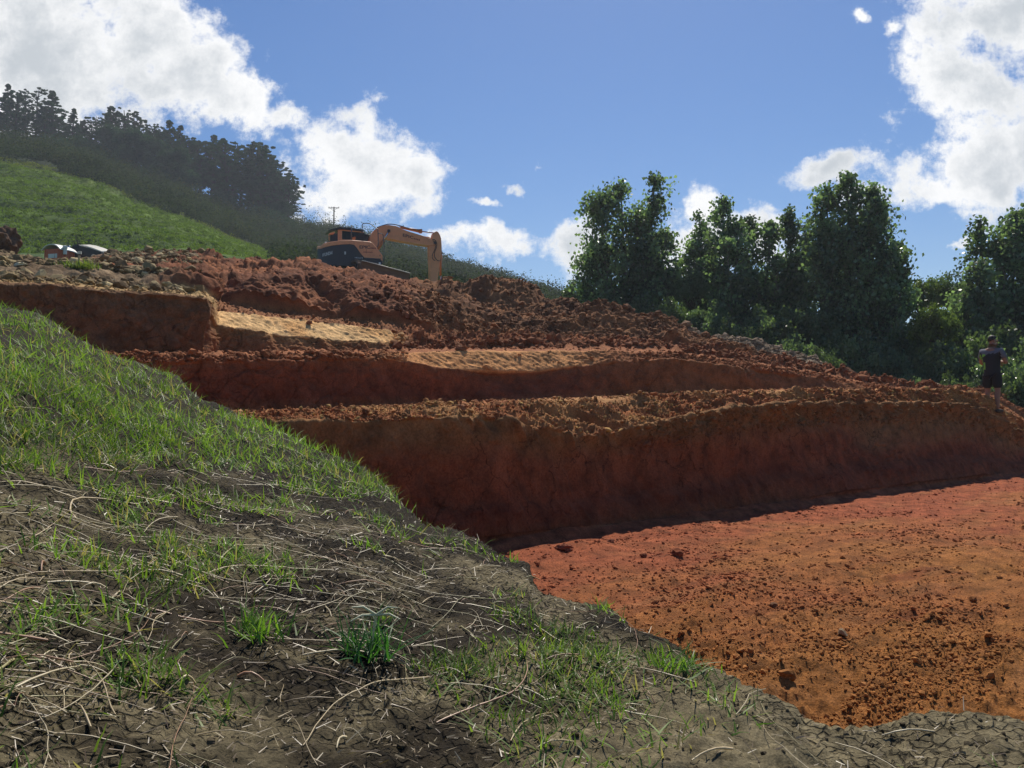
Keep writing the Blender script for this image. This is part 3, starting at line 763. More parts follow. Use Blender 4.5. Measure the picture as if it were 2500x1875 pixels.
def scatter(name, P_, S_, C_, mat, label, cat, sub=1, rough=.45, seed=0, angular=False, smooth=False, flat=.75, sink=.25, kind='stuff'):
    var, f = clod_variants(10, sub, rough, flat, seed, angular); r = np.random.default_rng(seed+99)
    nv = len(var[0]); n = len(P_); V = np.zeros((n, nv, 3), np.float32)
    var = np.array(var); ch = r.integers(0, 10, n)
    a = r.uniform(0, 2*np.pi, n); b = r.normal(0,.5,n)
    base = var[ch]
    x = base[...,0]*np.cos(a)[:,None]-base[...,1]*np.sin(a)[:,None]; y = base[...,0]*np.sin(a)[:,None]+base[...,1]*np.cos(a)[:,None]; z = base[...,2]
    x2 = x*np.cos(b)[:,None]+z*np.sin(b)[:,None]; z2 = -x*np.sin(b)[:,None]+z*np.cos(b)[:,None]
    V = np.stack([x2,y,z2],-1)*S_[:,None,None]+P_[:,None,:]; V[...,2] += (S_*(.5-sink))[:,None]
    Fc = (f[None]+ (np.arange(n)*nv)[:,None,None]).reshape(-1,3)
    me = np_mesh(name, V.reshape(-1,3), Fc, 3, smooth); vcol(me, np.repeat(C_, nv, 0))
    a_ = me.attributes.new('crk','FLOAT','POINT')
    return tag(link_mesh(name, me, mat), label, cat, kind=kind)
M_clod = earth_mat('clod_soil', scale=3, bump=.5, contrast=.3)
colg = col.reshape(NR, NC, 3)
def pick(n, bands, dens=None, t0=0, t1=1, seed=0):
    r = np.random.default_rng(seed)
    rows = np.concatenate([np.nonzero((band==BI[b]) & (rt>=t0) & (rt<=t1))[0] for b in bands])
    ri = rows[r.integers(0, len(rows), n)]; ci = r.integers(60, NC-60, n)
    p = Pd[ri, ci].copy(); 
    p[:,0] += r.uniform(-.5,.5,n)*p[:,1]*.0011
    c_ = colg[ri, ci]; px = PX[ri, ci]
    if dens is not None:
        m = r.uniform(0,1,n) < dens(p, px); p, c_ = p[m], c_[m]
    return p, c_, r
# floor crumbs
p, c_, r = pick(330000, ['floor'], lambda p, px: (.35+.65*sstep(-.3,.5,vnoise(p*1.4,401)))*sstep(-.5,.3,fbm(wallc(p)*[.8,3,1],2,402)+.2)*(p[:,1] > 1.7), seed=1)
S = r.gamma(.9, .0026, len(p))*np.interp(p[:,1],[2,8,20],[1.0,1.9,2.8])+.0035
scatter('clay_crumbs', p, np.minimum(S,.03), c_*r.uniform(.85,1.15,(len(p),1)), M_clod, 'small red and orange crumbs of clay strewn over the excavation floor', 'soil clods', seed=11)
p, c_, r = pick(260, ['floor'], lambda p, px: (p[:,1] > 2.6)*1., seed=2)
S = .015+r.gamma(1.3,.014,len(p))*np.interp(p[:,1],[2,8,20],[.6,1.0,1.5])
scatter('clay_lumps', p, S, c_*r.uniform(.55,.95,(len(p),1)), M_clod, 'larger dark lumps of clay lying on the excavation floor', 'soil clods', sub=2, seed=12)
# rims and benches
p, c_, r = pick(60000, ['top1','bench1'], lambda p, px: .5+.5*sstep(-.4,.4,vnoise(p*2,403)), seed=3)
S = r.gamma(1.1, .0055, len(p))*np.interp(p[:,1],[6,20],[.8,1.5])+.005
pal = np.where(r.uniform(0,1,(len(p),1)) < .15, np.array([[.46,.27,.09]]), c_)
scatter('bench_clods', p, np.minimum(S,.13), pal*r.uniform(.7,1.15,(len(p),1)), M_clod, 'crumbly orange brown clods along the rim of the lowest bank', 'soil clods', sub=1, seed=13)
p, c_, r = pick(22000, ['bench2','w2t','bench3'], lambda p, px: np.where((p[:,1] < 19.2) & (px > 990) & (px < 1560), .03, .6), seed=4)
S = r.gamma(1.1, .012, len(p))+.008
scatter('rim_clods', p, np.minimum(S,.2), c_*r.uniform(.7,1.1,(len(p),1)), M_clod, 'red clods along the rims of the middle and upper banks', 'soil clods', sub=1, seed=14)
p, c_, r = pick(24000, ['w1b'], lambda p, px: sstep(1400,1900,px)*(.3+.7*sstep(-.2,.4,vnoise(p*2.3,406))), t0=.45, seed=8)
S = r.gamma(1.1, .009, len(p))+.007
scatter('bank_clods', p, np.minimum(S,.08), c_*r.uniform(.8,1.15,(len(p),1)), M_clod, 'crumbly clods clinging to the upper face of the lowest bank at right', 'soil clods', sub=1, seed=18, sink=.6)
# crumbs of topsoil on the foreground slope
p, nn = sample_mound(90000, lambda p: (.25+.75*sstep(-.3,.5,vnoise(p*3.1,410)))*(p[:,1] > .9)*np.interp(p[:,1],[1,3,6],[1,.8,.3]), .6)
r = np.random.default_rng(91); S = r.gamma(1.0, .0022, len(p))+.0015
tc_ = mix(C(.055,.042,.025)[None], C(.17,.135,.08)[None], r.uniform(0,1,len(p))**1.5)
scatter('topsoil_crumbs', p, np.minimum(S,.008), tc_, M_clod, 'fine dark crumbs of topsoil over the foreground slope', 'soil clods', sub=1, seed=19, sink=.5)
# spoil
p, c_, r = pick(90000, ['sp1','sp2','w3','w3t'], lambda p, px: np.where(px < 960, ((p[:,1] > 21.5))*np.interp(px,[470,600,930,960],[0,.25,.3,.7]), 1.)*(.25+.75*sstep(-.4,.4,vnoise(p*.9,404))), seed=5)
bt = p[:,1]
S = r.gamma(.8, .022, len(p))+.010
scatter('spoil_clods', p, np.minimum(S,.3), c_*r.uniform(.6,1.1,(len(p),1)), M_clod, 'broken red and brown clods covering the spoil heap', 'soil clods', sub=1, rough=.55, seed=15)
# rubble on the left
M_rock = earth_mat('pale_broken_rock', scale=2, bump=.5, contrast=.25, rough=.85)
p, c_, r = pick(46000, ['bench3','sp1','sp2'], lambda p, px: (1-sstep(380, 520, px+40*vnoise(p,405)))*np.where((px > 70)&(px < 260)&(p[:,1] > 24), 0, 1), t0=.35, seed=6)
S = r.gamma(1.1, .034, len(p))+.015
pal = np.array([(.22,.155,.07),(.31,.23,.11),(.15,.095,.045),(.62,.48,.25),(.20,.13,.06)])[r.choice(5,len(p),p=[.3,.2,.29,.05,.16])]
scatter('rock_rubble', p, np.minimum(S,.2), pal, M_rock, 'broken tan and cream rock rubble on the slope above the top bank at left', 'rubble', sub=2, rough=.35, seed=16, angular=True, flat=.65)
p, c_, r = pick(2600, ['sp1','sp2'], lambda p, px: (sstep(1640,1700,px)*(px<2250))*1., seed=7)
S = r.gamma(1.4, .028, len(p))+.015
scatter('gravel', p, np.minimum(S,.25), c_*r.uniform(.8,1.2,(len(p),1)), M_rock, 'grey gravel on the dumped slope in front of the poplars', 'gravel', sub=1, seed=17, angular=True)
# ------------------------------------------------------------------ hillside: pasture, scrub, trees on the ridge
NH = 700; hu = np.linspace(-1.0, .62, NH)
def hcurve(pts):
    a = np.array(pts, float); u, v = pix_uv(a[:,0], a[:,1]); return np.interp(hu, u, v)
hv_bot = hcurve([(-900,640),(0,650),(500,640),(620,652),(700,664),(800,690),(900,705),(1060,730),(1200,760),(1400,800),(1700,860),(2100,950),(2500,1010)])
hv_mid = hcurve([(-900,330),(0,385),(108,403),(217,432),(325,486),(434,520),(542,576),(687,634),(800,640),(1000,668),(1200,712),(1400,760),(1700,830),(2100,930),(2500,1006)])
hv_top = hcurve([(-900,230),(-300,290),(0,345),(200,372),(400,440),(500,484),(600,520),(700,552),(815,562),(900,585),(960,598),(1100,648),(1250,692),(1400,738),(1500,770),(1700,820),(2100,915),(2500,1000)])
Yh = [60, 125, 185, 235]
NRh = 420; Gh = np.zeros((NRh, NH, 3)); ht = np.linspace(0, 3, NRh)
Zk = [hv_bot*Yh[0], hv_mid*Yh[1], hv_top*Yh[2], hv_top*Yh[2]-9]
for r, t in enumerate(ht):
    k = min(int(t), 2); f_ = t-k
    Yr = Yh[k]*(1-f_)+Yh[k+1]*f_; Zr = Zk[k]*(1-f_)+Zk[k+1]*f_
    Gh[r,:,0] = hu*Yr; Gh[r,:,1] = Yr; Gh[r,:,2] = Zr
for _ in range(6): Gh[1:-1,:,2] = Gh[1:-1,:,2]*.5+.25*(Gh[2:,:,2]+Gh[:-2,:,2])
q = Gh.reshape(-1,3)
# sheep tracks: low terracettes that follow the contour of the slope
ter = ridged(np.stack([q[:,0]*.035+q[:,1]*.03, q[:,1]*.10, q[:,2]*.42+.12*q[:,0]*.1], -1), 3, 300)
Gh[...,2] += (.34*ter+.25*fbm(q*[.12,.12,.2],3,301)+.20*fbm(q*.8,3,302)+.25*np.maximum(lumps(q*[.55,.55,.9],306),-.1)).reshape(NRh, NH)
idx = np.arange(NRh*NH).reshape(NRh,NH)
f = np.stack([idx[:-1,:-1], idx[:-1,1:], idx[1:,1:], idx[1:,:-1]], -1).reshape(-1,4)
me = np_mesh('hill', Gh.reshape(-1,3), f, 4, True)
ku = np.tile(hu, NRh); pxh = 1250+ku*F; tt = np.repeat(ht, NH)
n = fbm(q*[.05,.05,.09], 4, 303); n2 = fbm(q*.5, 3, 304)
c = mix(C(.036,.072,.010)[None], C(.115,.185,.022)[None], sstep(-.8,.7, n*.7+n2*.5+.35*(ter-1)))
c = mix(c, C(.13,.11,.06)[None]+0*c, sstep(.84,.98,tt+.12*n)*.35*sstep(-.5,.4,n2))      # browner strip by the scrub
bush = np.maximum(sstep(.9,1.02, tt+.08*n), sstep(600,690,pxh))
c = mix(c, C(.030,.045,.020)[None]+0*c, bush)
vcol(me, c); tag(link_mesh('hill', me, M_hill), 'steep green pasture hillside rising to a wooded ridge', 'hill', kind='structure')
def hill_pt(u, t):
    c_ = np.clip((u+1.0)/1.62*(NH-1), 0, NH-1).astype(int); r_i = np.clip(t/3*(NRh-1), 0, NRh-1).astype(int)
    return Gh[r_i, c_]

def leaf_cloud(centres, radii, n_per, size, r, squash=.8, up=0.0):
    """small leaf faces spread through many clumps: n_per faces each"""
    n = len(centres)
    d = r.normal(size=(n, n_per, 3)); d /= np.linalg.norm(d, axis=2, keepdims=True)
    rad = r.uniform(.25, 1, (n, n_per, 1))**.5
    pos = centres[:,None,:] + d*rad*radii[:,None,None]*np.array([1,1,squash])
    pos = pos.reshape(-1,3); m = len(pos)
    nr = d.reshape(-1,3)*.6 + r.normal(size=(m,3))*.8 + [0,0,up]; nr /= np.linalg.norm(nr,axis=1,keepdims=True)
    a = np.cross(nr, r.normal(size=(m,3))); a /= np.linalg.norm(a,axis=1,keepdims=True); b = np.cross(nr, a)
    s = (r.uniform(.6,1.3,(m,1))*size)
    V = np.stack([pos-a*s*.5, pos+b*s*.42, pos+a*s*.6, pos-b*s*.42], 1).reshape(-1,3)
    return V, np.arange(m*4).reshape(-1,4), m
M_scrub = leaf_mat('scrub_leaves', (.045,.066,.028), trans=.25, rough=.9, spec=.03)
M_ridge = leaf_mat('ridge_tree_needles', (.034,.075,.042), trans=.3, rough=.9, spec=.04)
M_bark = simple_mat('bark', (.10,.08,.06), rough=.9, dirt=.6, dirtcol=(.04,.035,.03), dscale=9, bump=.4)
M_dbark = simple_mat('dark_bark', (.035,.033,.028), rough=.95)
M_palebark = simple_mat('pale_bark', (.22,.20,.16), rough=.9, dirt=.6, dirtcol=(.09,.08,.06), dscale=9, bump=.3)
# scrub cover
r = np.random.default_rng(51)
n = 6500; pxs = r.uniform(-500, 1900, n); uS = px_u(pxs); tS = r.uniform(.55, 2.25, n)
bd = np.where(pxs < 640, .93+.10*vnoise(np.stack([pxs*.01, tS*0, tS*0],-1), 5), np.interp(pxs,[640,700],[.9,.0]))
tS = np.where(pxs > 660, r.uniform(.0, 2.2, n), tS); m = tS > bd
uS, tS, pxs = uS[m], tS[m], pxs[m]; ctr = hill_pt(uS, tS).copy()
rad = r.gamma(3.5, .42, len(ctr))+.5; rad *= np.interp(pxs,[0,700,900],[1.1,1,.8])*np.where((pxs<690)&(tS>1.7), .5, 1)*np.interp(ctr[:,1],[60,120,185],[.5,.85,1])
ctr[:,2] += rad*.35
V, Fc, mm_ = leaf_cloud(ctr, rad, 150, .27, r, .8, .3)
cc = np.repeat(r.uniform(.55,1.35,(len(ctr),1))*np.array([[1,1,1]])*np.where(r.uniform(0,1,(len(ctr),1))<.12,[[1.5,1.15,.8]],[[1,1,1]]), 150, 0); cc = np.repeat(cc, 4, 0)
me = np_mesh('hillside_scrub', V, Fc, 4); vcol(me, cc)
tag(link_mesh('hillside_scrub', me, M_scrub), 'dark green scrub and bush covering the far slope up to the ridge', 'scrub', kind='stuff')

# tussocks on the pasture
n = 15000; pt = r.uniform(-400, 720, n); tp = r.uniform(.02, .97, n)**.8; cg = hill_pt(px_u(pt), tp).copy(); cg += r.uniform(-.3,.3,cg.shape)*[1,1,0]
m = .5*vnoise(cg*.6,309) > -.35; cg, tp = cg[m], tp[m]
V, Fc, _ = leaf_cloud(cg, r.gamma(2,.14,len(cg))+.10, 22, .15, r, .55, .5)
me = np_mesh('tussocks', V, Fc, 4); vcol(me, np.repeat(np.repeat(r.uniform(.6,1.3,(len(cg),1))*np.where(tp[:,None] > .88, [[1.2,.95,.8]], [[1,1,1]]),22,0),4,0))
tag(link_mesh('tussocks', me, leaf_mat('pasture_tussock', (.135,.205,.030), trans=.35, rough=.8, spec=.08)), 'rough grass tussocks all over the steep pasture', 'grass', kind='stuff')

def branch_tubes(segs, mat, name, parent, sides=6):
    paths = [np.array(s[0]) for s in segs]; radii = [np.array(s[1]) for s in segs]; cols = [np.ones(3) for s in segs]
    V, Fc, cc = tubes(paths, radii, cols, sides)
    me = np_mesh(name, V, Fc, 4, True); return link_mesh(name, me, mat, parent)

def ridge_tree(kind, h, w, seed):
    """about 11 m tall; kind: cone / round / gappy"""
    r = np.random.default_rng(seed); root = empty('ridge_tree'); segs = []
    lean = r.normal(0,.03,2)
    zs = np.linspace(-1.5, h, 9); tr = np.column_stack([lean[0]*zs+.08*np.sin(zs), lean[1]*zs, zs]); segs.append((tr, np.interp(zs,[-1,h],[.26,.05])))
    cen, rad = [], []
    start = {'cone':.12,'round':.25,'gappy':.38}[kind]
    for k in range({'cone':150,'round':130,'gappy':80}[kind]):
        t = r.uniform(start,1); z = t*h
        if kind == 'cone': wr = w*(1.05-t)**.75
        elif kind == 'round': wr = w*math.sqrt(max(.03,1-((t-.62)/.42)**2))
        else: wr = w*math.sqrt(max(.05,1-((t-.75)/.3)**2)) if t>.5 else w*.6
        a = r.uniform(0,2*math.pi); e = wr*r.uniform(.35,1)
        end = np.array([e*math.cos(a)+lean[0]*z, e*math.sin(a)+lean[1]*z, z]); st = np.array([lean[0]*z*.8, lean[1]*z*.8, max(z-e*.9,0.3)])
        if k % 3 == 0: segs.append((np.linspace(st,end,4)+np.array([0,0,1])*np.array([0,.1,.1,0])[:,None], np.array([.07,.055,.04,.02])))
        cen.append(end); rad.append(r.uniform(.2,.55)*({'cone':.9,'round':1.1,'gappy':.95}[kind])*(1.1-.5*t))
    if kind=='cone': cen.append([lean[0]*h,lean[1]*h,h]); rad.append(.22); cen.append([lean[0]*h,lean[1]*h,h-.45]); rad.append(.36)
    branch_tubes(segs, M_dbark, 'trunk', root, 4)
    V, Fc, m = leaf_cloud(np.array(cen), np.array(rad), 60, .22, r, .6, .2)
    me = np_mesh('crown', V, Fc, 4); vcol(me, np.repeat(np.repeat(r.uniform(.7,1.3,(len(cen),1))*np.ones((1,3)), 60, 0),4,0)); link_mesh('crown', me, M_ridge, root)
    return root, h
protos = [ridge_tree('cone',11,2.3,1), ridge_tree('cone',11,2.8,2), ridge_tree('round',11,3.0,3), ridge_tree('gappy',11,3.2,4), ridge_tree('round',11,2.4,5), ridge_tree('gappy',11,2.3,6)]
RT = [(5,205,0),(24,229,2),(54,227,3),(78,223,3),(114,223,1),(130,249,2),(166,265,0),(190,296,0),(231,281,2),(255,260,0),(268,280,4),(300,269,3),(329,281,5),(347,303,2),(366,307,2),(390,318,4),(407,294,0),(430,310,0),(446,338,2),(459,339,2),(474,345,4),(488,341,2),(514,330,0),(528,350,2),(541,341,1),(553,350,5),(571,346,5),(586,362,5),(602,350,5),(614,372,2),(626,350,4),(640,368,4),(653,395,2),(662,390,4),(669,411,3),(682,425,2),(694,433,3),(702,468,3),(-40,215,0),(-110,200,2),(-200,190,1),(-300,180,2)]
fill_ = np.random.default_rng(12)
for fx in np.linspace(-20, 700, 22):
    sky_t = np.interp(fx, [0,60,120,160,215,300,400,480,560,620,670,710],[250,262,272,300,300,300,322,352,378,392,430,490])
    if 400 < fx < 660 and fill_.random() < .6: continue
    RT.append((float(fx+fill_.uniform(-8,8)), float(sky_t+fill_.uniform(-6,26)), int(fill_.choice([1,2,2,4,3]))))
RT = [(int(a) if a < -30 else max(int(a), -12), int(b), c) for a,b,c in RT]
names_rt = {0:'narrow pointed dark tree',1:'broad conical dark tree',2:'round headed dark tree',3:'open tree with bare lower stems',4:'slim rounded dark tree',5:'slender tree with tufted head'}
hor_side = lambda px: 'far left' if px < 150 else ('left' if px < 350 else ('middle' if px < 500 else 'right'))
rr = np.random.default_rng(77); firsts = set()
RTs = sorted(RT, key=lambda t: t[0])
for j, (px, top, kd) in enumerate(RTs):
    proto, h0 = protos[kd]
    o = proto if kd not in firsts else copy_thing(proto); firsts.add(kd)
    u = px_u(px); Yt = 178+rr.uniform(-5,5)
    vtop = float(pix_uv(px, top)[1]); base = hill_pt(np.array([u]), np.array([2.0-(185-Yt)/60]))[0]
    zt = vtop*base[1]; h = max(zt-base[2], 3.5); s = h/h0
    o.location = (base[0], base[1], base[2]); o.scale = (max(s,.85)*rr.uniform(1.1,1.4), max(s,.85)*rr.uniform(1.1,1.4), s); o.rotation_euler = (0,0,rr.uniform(0,6.28))
    vis = [t for t in RTs if t[0] > -20]
    ordn = sum(1 for t in vis if t[0] <= px)
    lab = f'{names_rt[kd]}, tree {ordn} of {len(vis)} from left on the ridge' if px > -20 else f'{names_rt[kd]} at the far left end, beyond the frame'
    if px <= -20: lab = f'{names_rt[kd]} {["just","a little","well","farthest"][sum(1 for t in RTs if px < t[0] <= -20)]} beyond the left frame edge'
    tag(o, lab, 'tree', 'trees along the ridge skyline')
# second, lower row in front of the first: big dark bushes
def bush_obj(name, seed, mat, size=.28, n=70, per=90, shape=(1,1,.8)):
    r = np.random.default_rng(seed); d = r.normal(size=(n,3)); d /= np.linalg.norm(d,axis=1,keepdims=True); d[:,2] = np.abs(d[:,2])
    cen = d*r.uniform(.35,.85,(n,1))*np.array(shape); rad = r.uniform(.16,.32,n)
    V, Fc, m = leaf_cloud(cen, rad, per, size, r, .85, .2)
    me = np_mesh(name, V, Fc, 4); vcol(me, np.repeat(np.repeat(r.uniform(.65,1.35,(n,1))*np.ones((1,3)), per, 0),4,0))
    return me
bm_ = [bush_obj('dark_bush', 60+k, M_ridge, .075) for k in range(3)]
for m_ in bm_: m_.materials.append(M_ridge)
BUS = [(165,372,15,0),(235,378,9,1),(60,352,10,2),(15,360,8,1),(115,350,8,1),(205,348,8,2),(285,366,11,0),(340,372,11,2),(395,402,11,1),(445,430,11,0),(545,478,9,1),(635,515,9,2),(680,530,9,1),(320,330,9,0),(375,345,9,1),(430,375,9,2),(690,505,7,2),(265,320,8,0),(-60,330,14,1)]
for j, (px, py, R_, kd) in enumerate(sorted(BUS)):
    o = D.objects.new('dark_bush', bm_[kd]); COL.objects.link(o)
    Yb = 168+rr.uniform(-3,3); R2 = R_*.35
    pc = P(px, py, Yb); base = hill_pt(np.array([px_u(px)]), np.array([2.0-(185-Yb)/60]))[0]
    z0 = min(pc.z, base[2]+R2*1.2); o.location = (pc.x, Yb, pc.z-R2*.5); o.scale = (R2*1.15, R2*1.15, R2*1.2); o.rotation_euler = (0,0,rr.uniform(0,6.28))
    tag(o, f'dark rounded bush {j+1} of {len(BUS)} from left below the ridge trees', 'bush', 'dark bushes below the ridge trees')

# power pole
root = empty('power_pole'); Yp = 182; pb = P(815, 562, Yp); ptop = P(815, 505, Yp); root.location = (pb.x, Yp, pb.z-3)
H = ptop.z-root.location.z
def lathe_mesh(name, prof, seg=12):
    bm = bmesh.new(); rings = []
    for (r_0, z) in prof: rings.append([bm.verts.new((r_0*math.cos(2*math.pi*k/seg), r_0*math.sin(2*math.pi*k/seg), z)) for k in range(seg)])
    for a, b in zip(rings, rings[1:]):
        for k in range(seg): bm.faces.new((a[k], a[(k+1)%seg], b[(k+1)%seg], b[k]))
    bm.faces.new(rings[0][::-1]); bm.faces.new(rings[-1]); me = D.meshes.new(name); bm.to_mesh(me); bm.free(); return me
M_wood = simple_mat('grey_timber', (.12,.10,.085), rough=.9, dirt=.5, dirtcol=(.06,.05,.04))
link_mesh('pole', lathe_mesh('pole', [(.17,0),(.13,H)], 10), M_wood, root)
def box_mesh(name, cx, cy, cz, sx, sy, sz, bev=0):
    bm = bmesh.new(); bmesh.ops.create_cube(bm, size=1)
    for v in bm.verts: v.co = Vector((v.co.x*sx+cx, v.co.y*sy+cy, v.co.z*sz+cz))
    if bev: bmesh.ops.bevel(bm, geom=bm.edges[:], offset=bev, segments=2, affect='EDGES')
    me = D.meshes.new(name); bm.to_mesh(me); bm.free(); return me
link_mesh('crossarm', box_mesh('crossarm', 0,-.17,H-.28,2.35,.12,.14), M_wood, root)
for sx in (-1.08, 1.08, -.45):
    o = link_mesh('insulator', lathe_mesh('insulator', [(.05,0),(.09,.06),(.05,.12),(.08,.18),(.03,.24)], 8), simple_mat('insulator', (.3,.28,.25)), root); o.location = (sx,-.17,H-.21)
V, Fc, cc = tubes([np.array([[0,-.14,H-.95],[.75,-.16,H-.34]]), np.array([[0,-.14,H-.95],[-.75,-.16,H-.34]])], [np.array([.03,.03])]*2, [np.ones(3)]*2)
link_mesh('brace', np_mesh('brace', V, Fc, 4), M_wood, root)
tag(root, 'grey timber power pole with a crossarm standing on the ridge above the excavator cab', 'power pole')
# ------------------------------------------------------------------ poplars and thicket at right
M_poplar = leaf_mat('poplar_leaves', (.120,.180,.115), trans=.55, rough=.34, spec=.55)
M_thick = leaf_mat('thicket_leaves', (.105,.155,.080), trans=.45, rough=.33, spec=.5)
def leaves_at(pos, size, r, squash=1):
    m = len(pos); nr = r.normal(size=(m,3)); nr[:,2] = nr[:,2]*.7+.25; nr /= np.linalg.norm(nr,axis=1,keepdims=True)
    a = np.cross(nr, r.normal(size=(m,3))); a /= np.linalg.norm(a,axis=1,keepdims=True); b = np.cross(nr, a)
    s = (r.uniform(.6,1.25,(m,1))*size)
    V = np.stack([pos-a*s*.5, pos+b*s*.48-a*s*.1, pos+a*s*.62, pos-b*s*.48-a*s*.1], 1).reshape(-1,3)
    return V, np.arange(m*4).reshape(-1,4)
def poplar(base_px, base_py, Y, leaders, label, seed, leaf=.085, dens=1.0, mat=None):
    """leaders: (px, top_py, half width px); a leader is a rising stem with short ascending shoots"""
    r = np.random.default_rng(seed); b0 = P(base_px, base_py, Y); root = empty('poplar_tree', (b0.x, Y, b0.z-.6))
    segs = []; pos = []; tint = []
    s_ = Y/F
    for (lx, ly, lw) in leaders:
        top = np.array([(lx-base_px)*s_, r.normal(0,1)*.8, (base_py-ly)*s_+.6]); H = top[2]; w = lw*s_
        st = np.array([top[0]*.25+r.normal(0,.15), top[1]*.2, 0])
        n = 12; t = np.linspace(0,1,n)[:,None]
        path = st*(1-t)+top*t + np.array([1,0,0])*(np.sin(t*math.pi)*(top[0]-st[0])*.18) ; path += r.normal(0,.05,path.shape)*(t*(1-t)*4)
        segs.append((path, np.linspace(.10,.018,n)*(.6+H/12)))
        nb = int(62*H/6*dens)
        for k in range(nb):
            tt = r.uniform(.06,.995); base = np.array([np.interp(tt, t[:,0], path[:,j]) for j in range(3)])
            wr = w*1.22*(np.interp(tt,[0,.15,.42,.75,.92,1],[1.0,1.25,1.38,1.0,.58,.08]))*r.uniform(.45,1.12)
            a = r.uniform(0,2*math.pi); rise = r.uniform(.55,1.3)
            end = base+np.array([math.cos(a)*wr, math.sin(a)*wr*1.0, wr*rise*(.9 if tt < .9 else .5)])
            mid = (base+end)/2+np.array([0,0,-.10*wr])
            segs.append((np.array([base,mid,end]), np.array([.022,.014,.006])))
            nl = int(r.uniform(17,36)*dens*(1+wr*.9))
            u = r.beta(2.6,1.1,nl)[:,None]; c_ = base*(1-u)**2+2*mid*u*(1-u)+end*u*u
            pos.append(c_+r.normal(size=(nl,3))*(.13+.07*wr)*np.array([1,1,1.0])); tint += [r.choice([.55,.8,1.0,1.35,1.8])]*nl
    # low skirt of suckers
    allp = np.concatenate(pos); tint = np.array(tint)*r.uniform(.8,1.2,len(allp))
    V, Fc = leaves_at(allp, leaf*1.85, r)
    branch_tubes(segs, M_palebark, 'trunk', root, 5)
    me = np_mesh('crown', V, Fc, 4); vcol(me, np.repeat(tint[:,None]*np.array([[1,1,1]]), 4, 0)); link_mesh('crown', me, mat or M_poplar, root)
    tag(root, label, 'tree', 'poplars behind the excavation'); return root
poplar(1535, 800, 40, [(1462,470,44),(1515,445,46),(1555,520,40),(1597,428,46),(1632,560,36),(1432,610,32),(1480,600,46),(1650,640,30)], 'broad twin topped poplar, the leftmost of the row, rising right of the excavator', 101)
poplar(1712, 850, 41, [(1714,512,30),(1690,600,34),(1740,590,30),(1668,660,30)], 'slim low poplar in the dip between the twin topped poplar and its taller neighbour', 102)
poplar(1800, 870, 38, [(1776,463,32),(1800,540,36),(1849,510,34),(1885,540,30),(1760,600,34),(1895,640,28)], 'upright poplar with one tall narrow spire and two lower shoulders', 103)
poplar(1960, 900, 38, [(1937,507,24),(1960,560,38),(1925,640,30)], 'thin poplar leader at the left shoulder of the biggest poplar', 104)
poplar(2085, 950, 36, [(2020,455,46),(2067,425,50),(2119,463,48),(2156,489,40),(2100,560,60),(2195,590,42),(2000,560,44),(2215,650,32),(2160,680,50)], 'biggest and widest poplar, its rounded top against the cloud', 105)
poplar(2455, 1010, 34, [(2421,531,44),(2460,590,54),(2492,520,52),(2540,500,50),(2370,650,38),(2345,720,34),(2580,560,50)], 'poplar at the right edge of the photo above the standing person', 106)
poplar(2760, 1040, 33, [(2700,560,60),(2760,520,60),(2820,580,60)], 'poplar beyond the right edge of the frame', 107)
# thicket: leafy bushes with stems
def thicket(seed, mat):
    r = np.random.default_rng(seed); n = 90
    d = r.normal(size=(n,3)); d /= np.linalg.norm(d,axis=1,keepdims=True); d[:,2] = np.abs(d[:,2])*1.15
    cen = d*r.uniform(.3,.88,(n,1)); 
    segs = [(np.array([[0,0,-.3],c_*.5+[0,0,-.05],c_]), np.array([.022,.014,.006])) for c_ in cen[::3]]
    pos = (cen[:,None,:]+r.normal(size=(n,95,3))*.085).reshape(-1,3)
    V, Fc = leaves_at(pos, .068, r); me = np_mesh('foliage', V, Fc, 4)
    vcol(me, np.repeat(np.repeat(r.uniform(.6,1.45,(n,1)),95,0)*np.ones((1,3)),4,0)); me.materials.append(mat)
    V, Fc, cc = tubes([s[0] for s in segs],[s[1] for s in segs],[np.ones(3)]*len(segs),4); me2 = np_mesh('stem', V, Fc, 4, True); me2.materials.append(M_bark)
    return me, me2
M_thick2 = leaf_mat('yellowish_thicket_leaves', (.105,.15,.045), trans=.45, rough=.42, spec=.35)
TM = [thicket(201, M_thick), thicket(202, M_thick), thicket(203, M_thick2), thicket(204, M_poplar)]
TH = [(1410,720,44,46,0),(1480,760,50,38,3),(1560,775,46,37,0),(1640,780,60,36,1),(1720,790,70,36,3),(1690,700,60,40,3),(1760,720,60,41,0),(1805,830,70,34,0),(1880,810,80,35,1),(1900,700,62,40,3),(1935,870,72,33,3),(1990,800,80,35,0),(2010,900,62,31,1),
      (2080,880,84,32,0),(2150,900,80,31,3),(2230,850,92,33,1),(2250,720,52,42,2),(2275,790,60,31,2),(2320,710,56,42,0),(2290,900,84,30,0),(2350,840,92,33,1),(2400,920,80,29,3),(2390,760,80,36,0),(2450,870,92,31,0),(2480,960,70,27.5,1),(2520,900,92,29,3),(2560,1000,84,27,0),(2470,780,80,36,1),(2230,950,60,29,3),(2340,960,60,28,0),(2620,940,100,29,1),(2700,900,110,31,0)]
rr = np.random.default_rng(78)
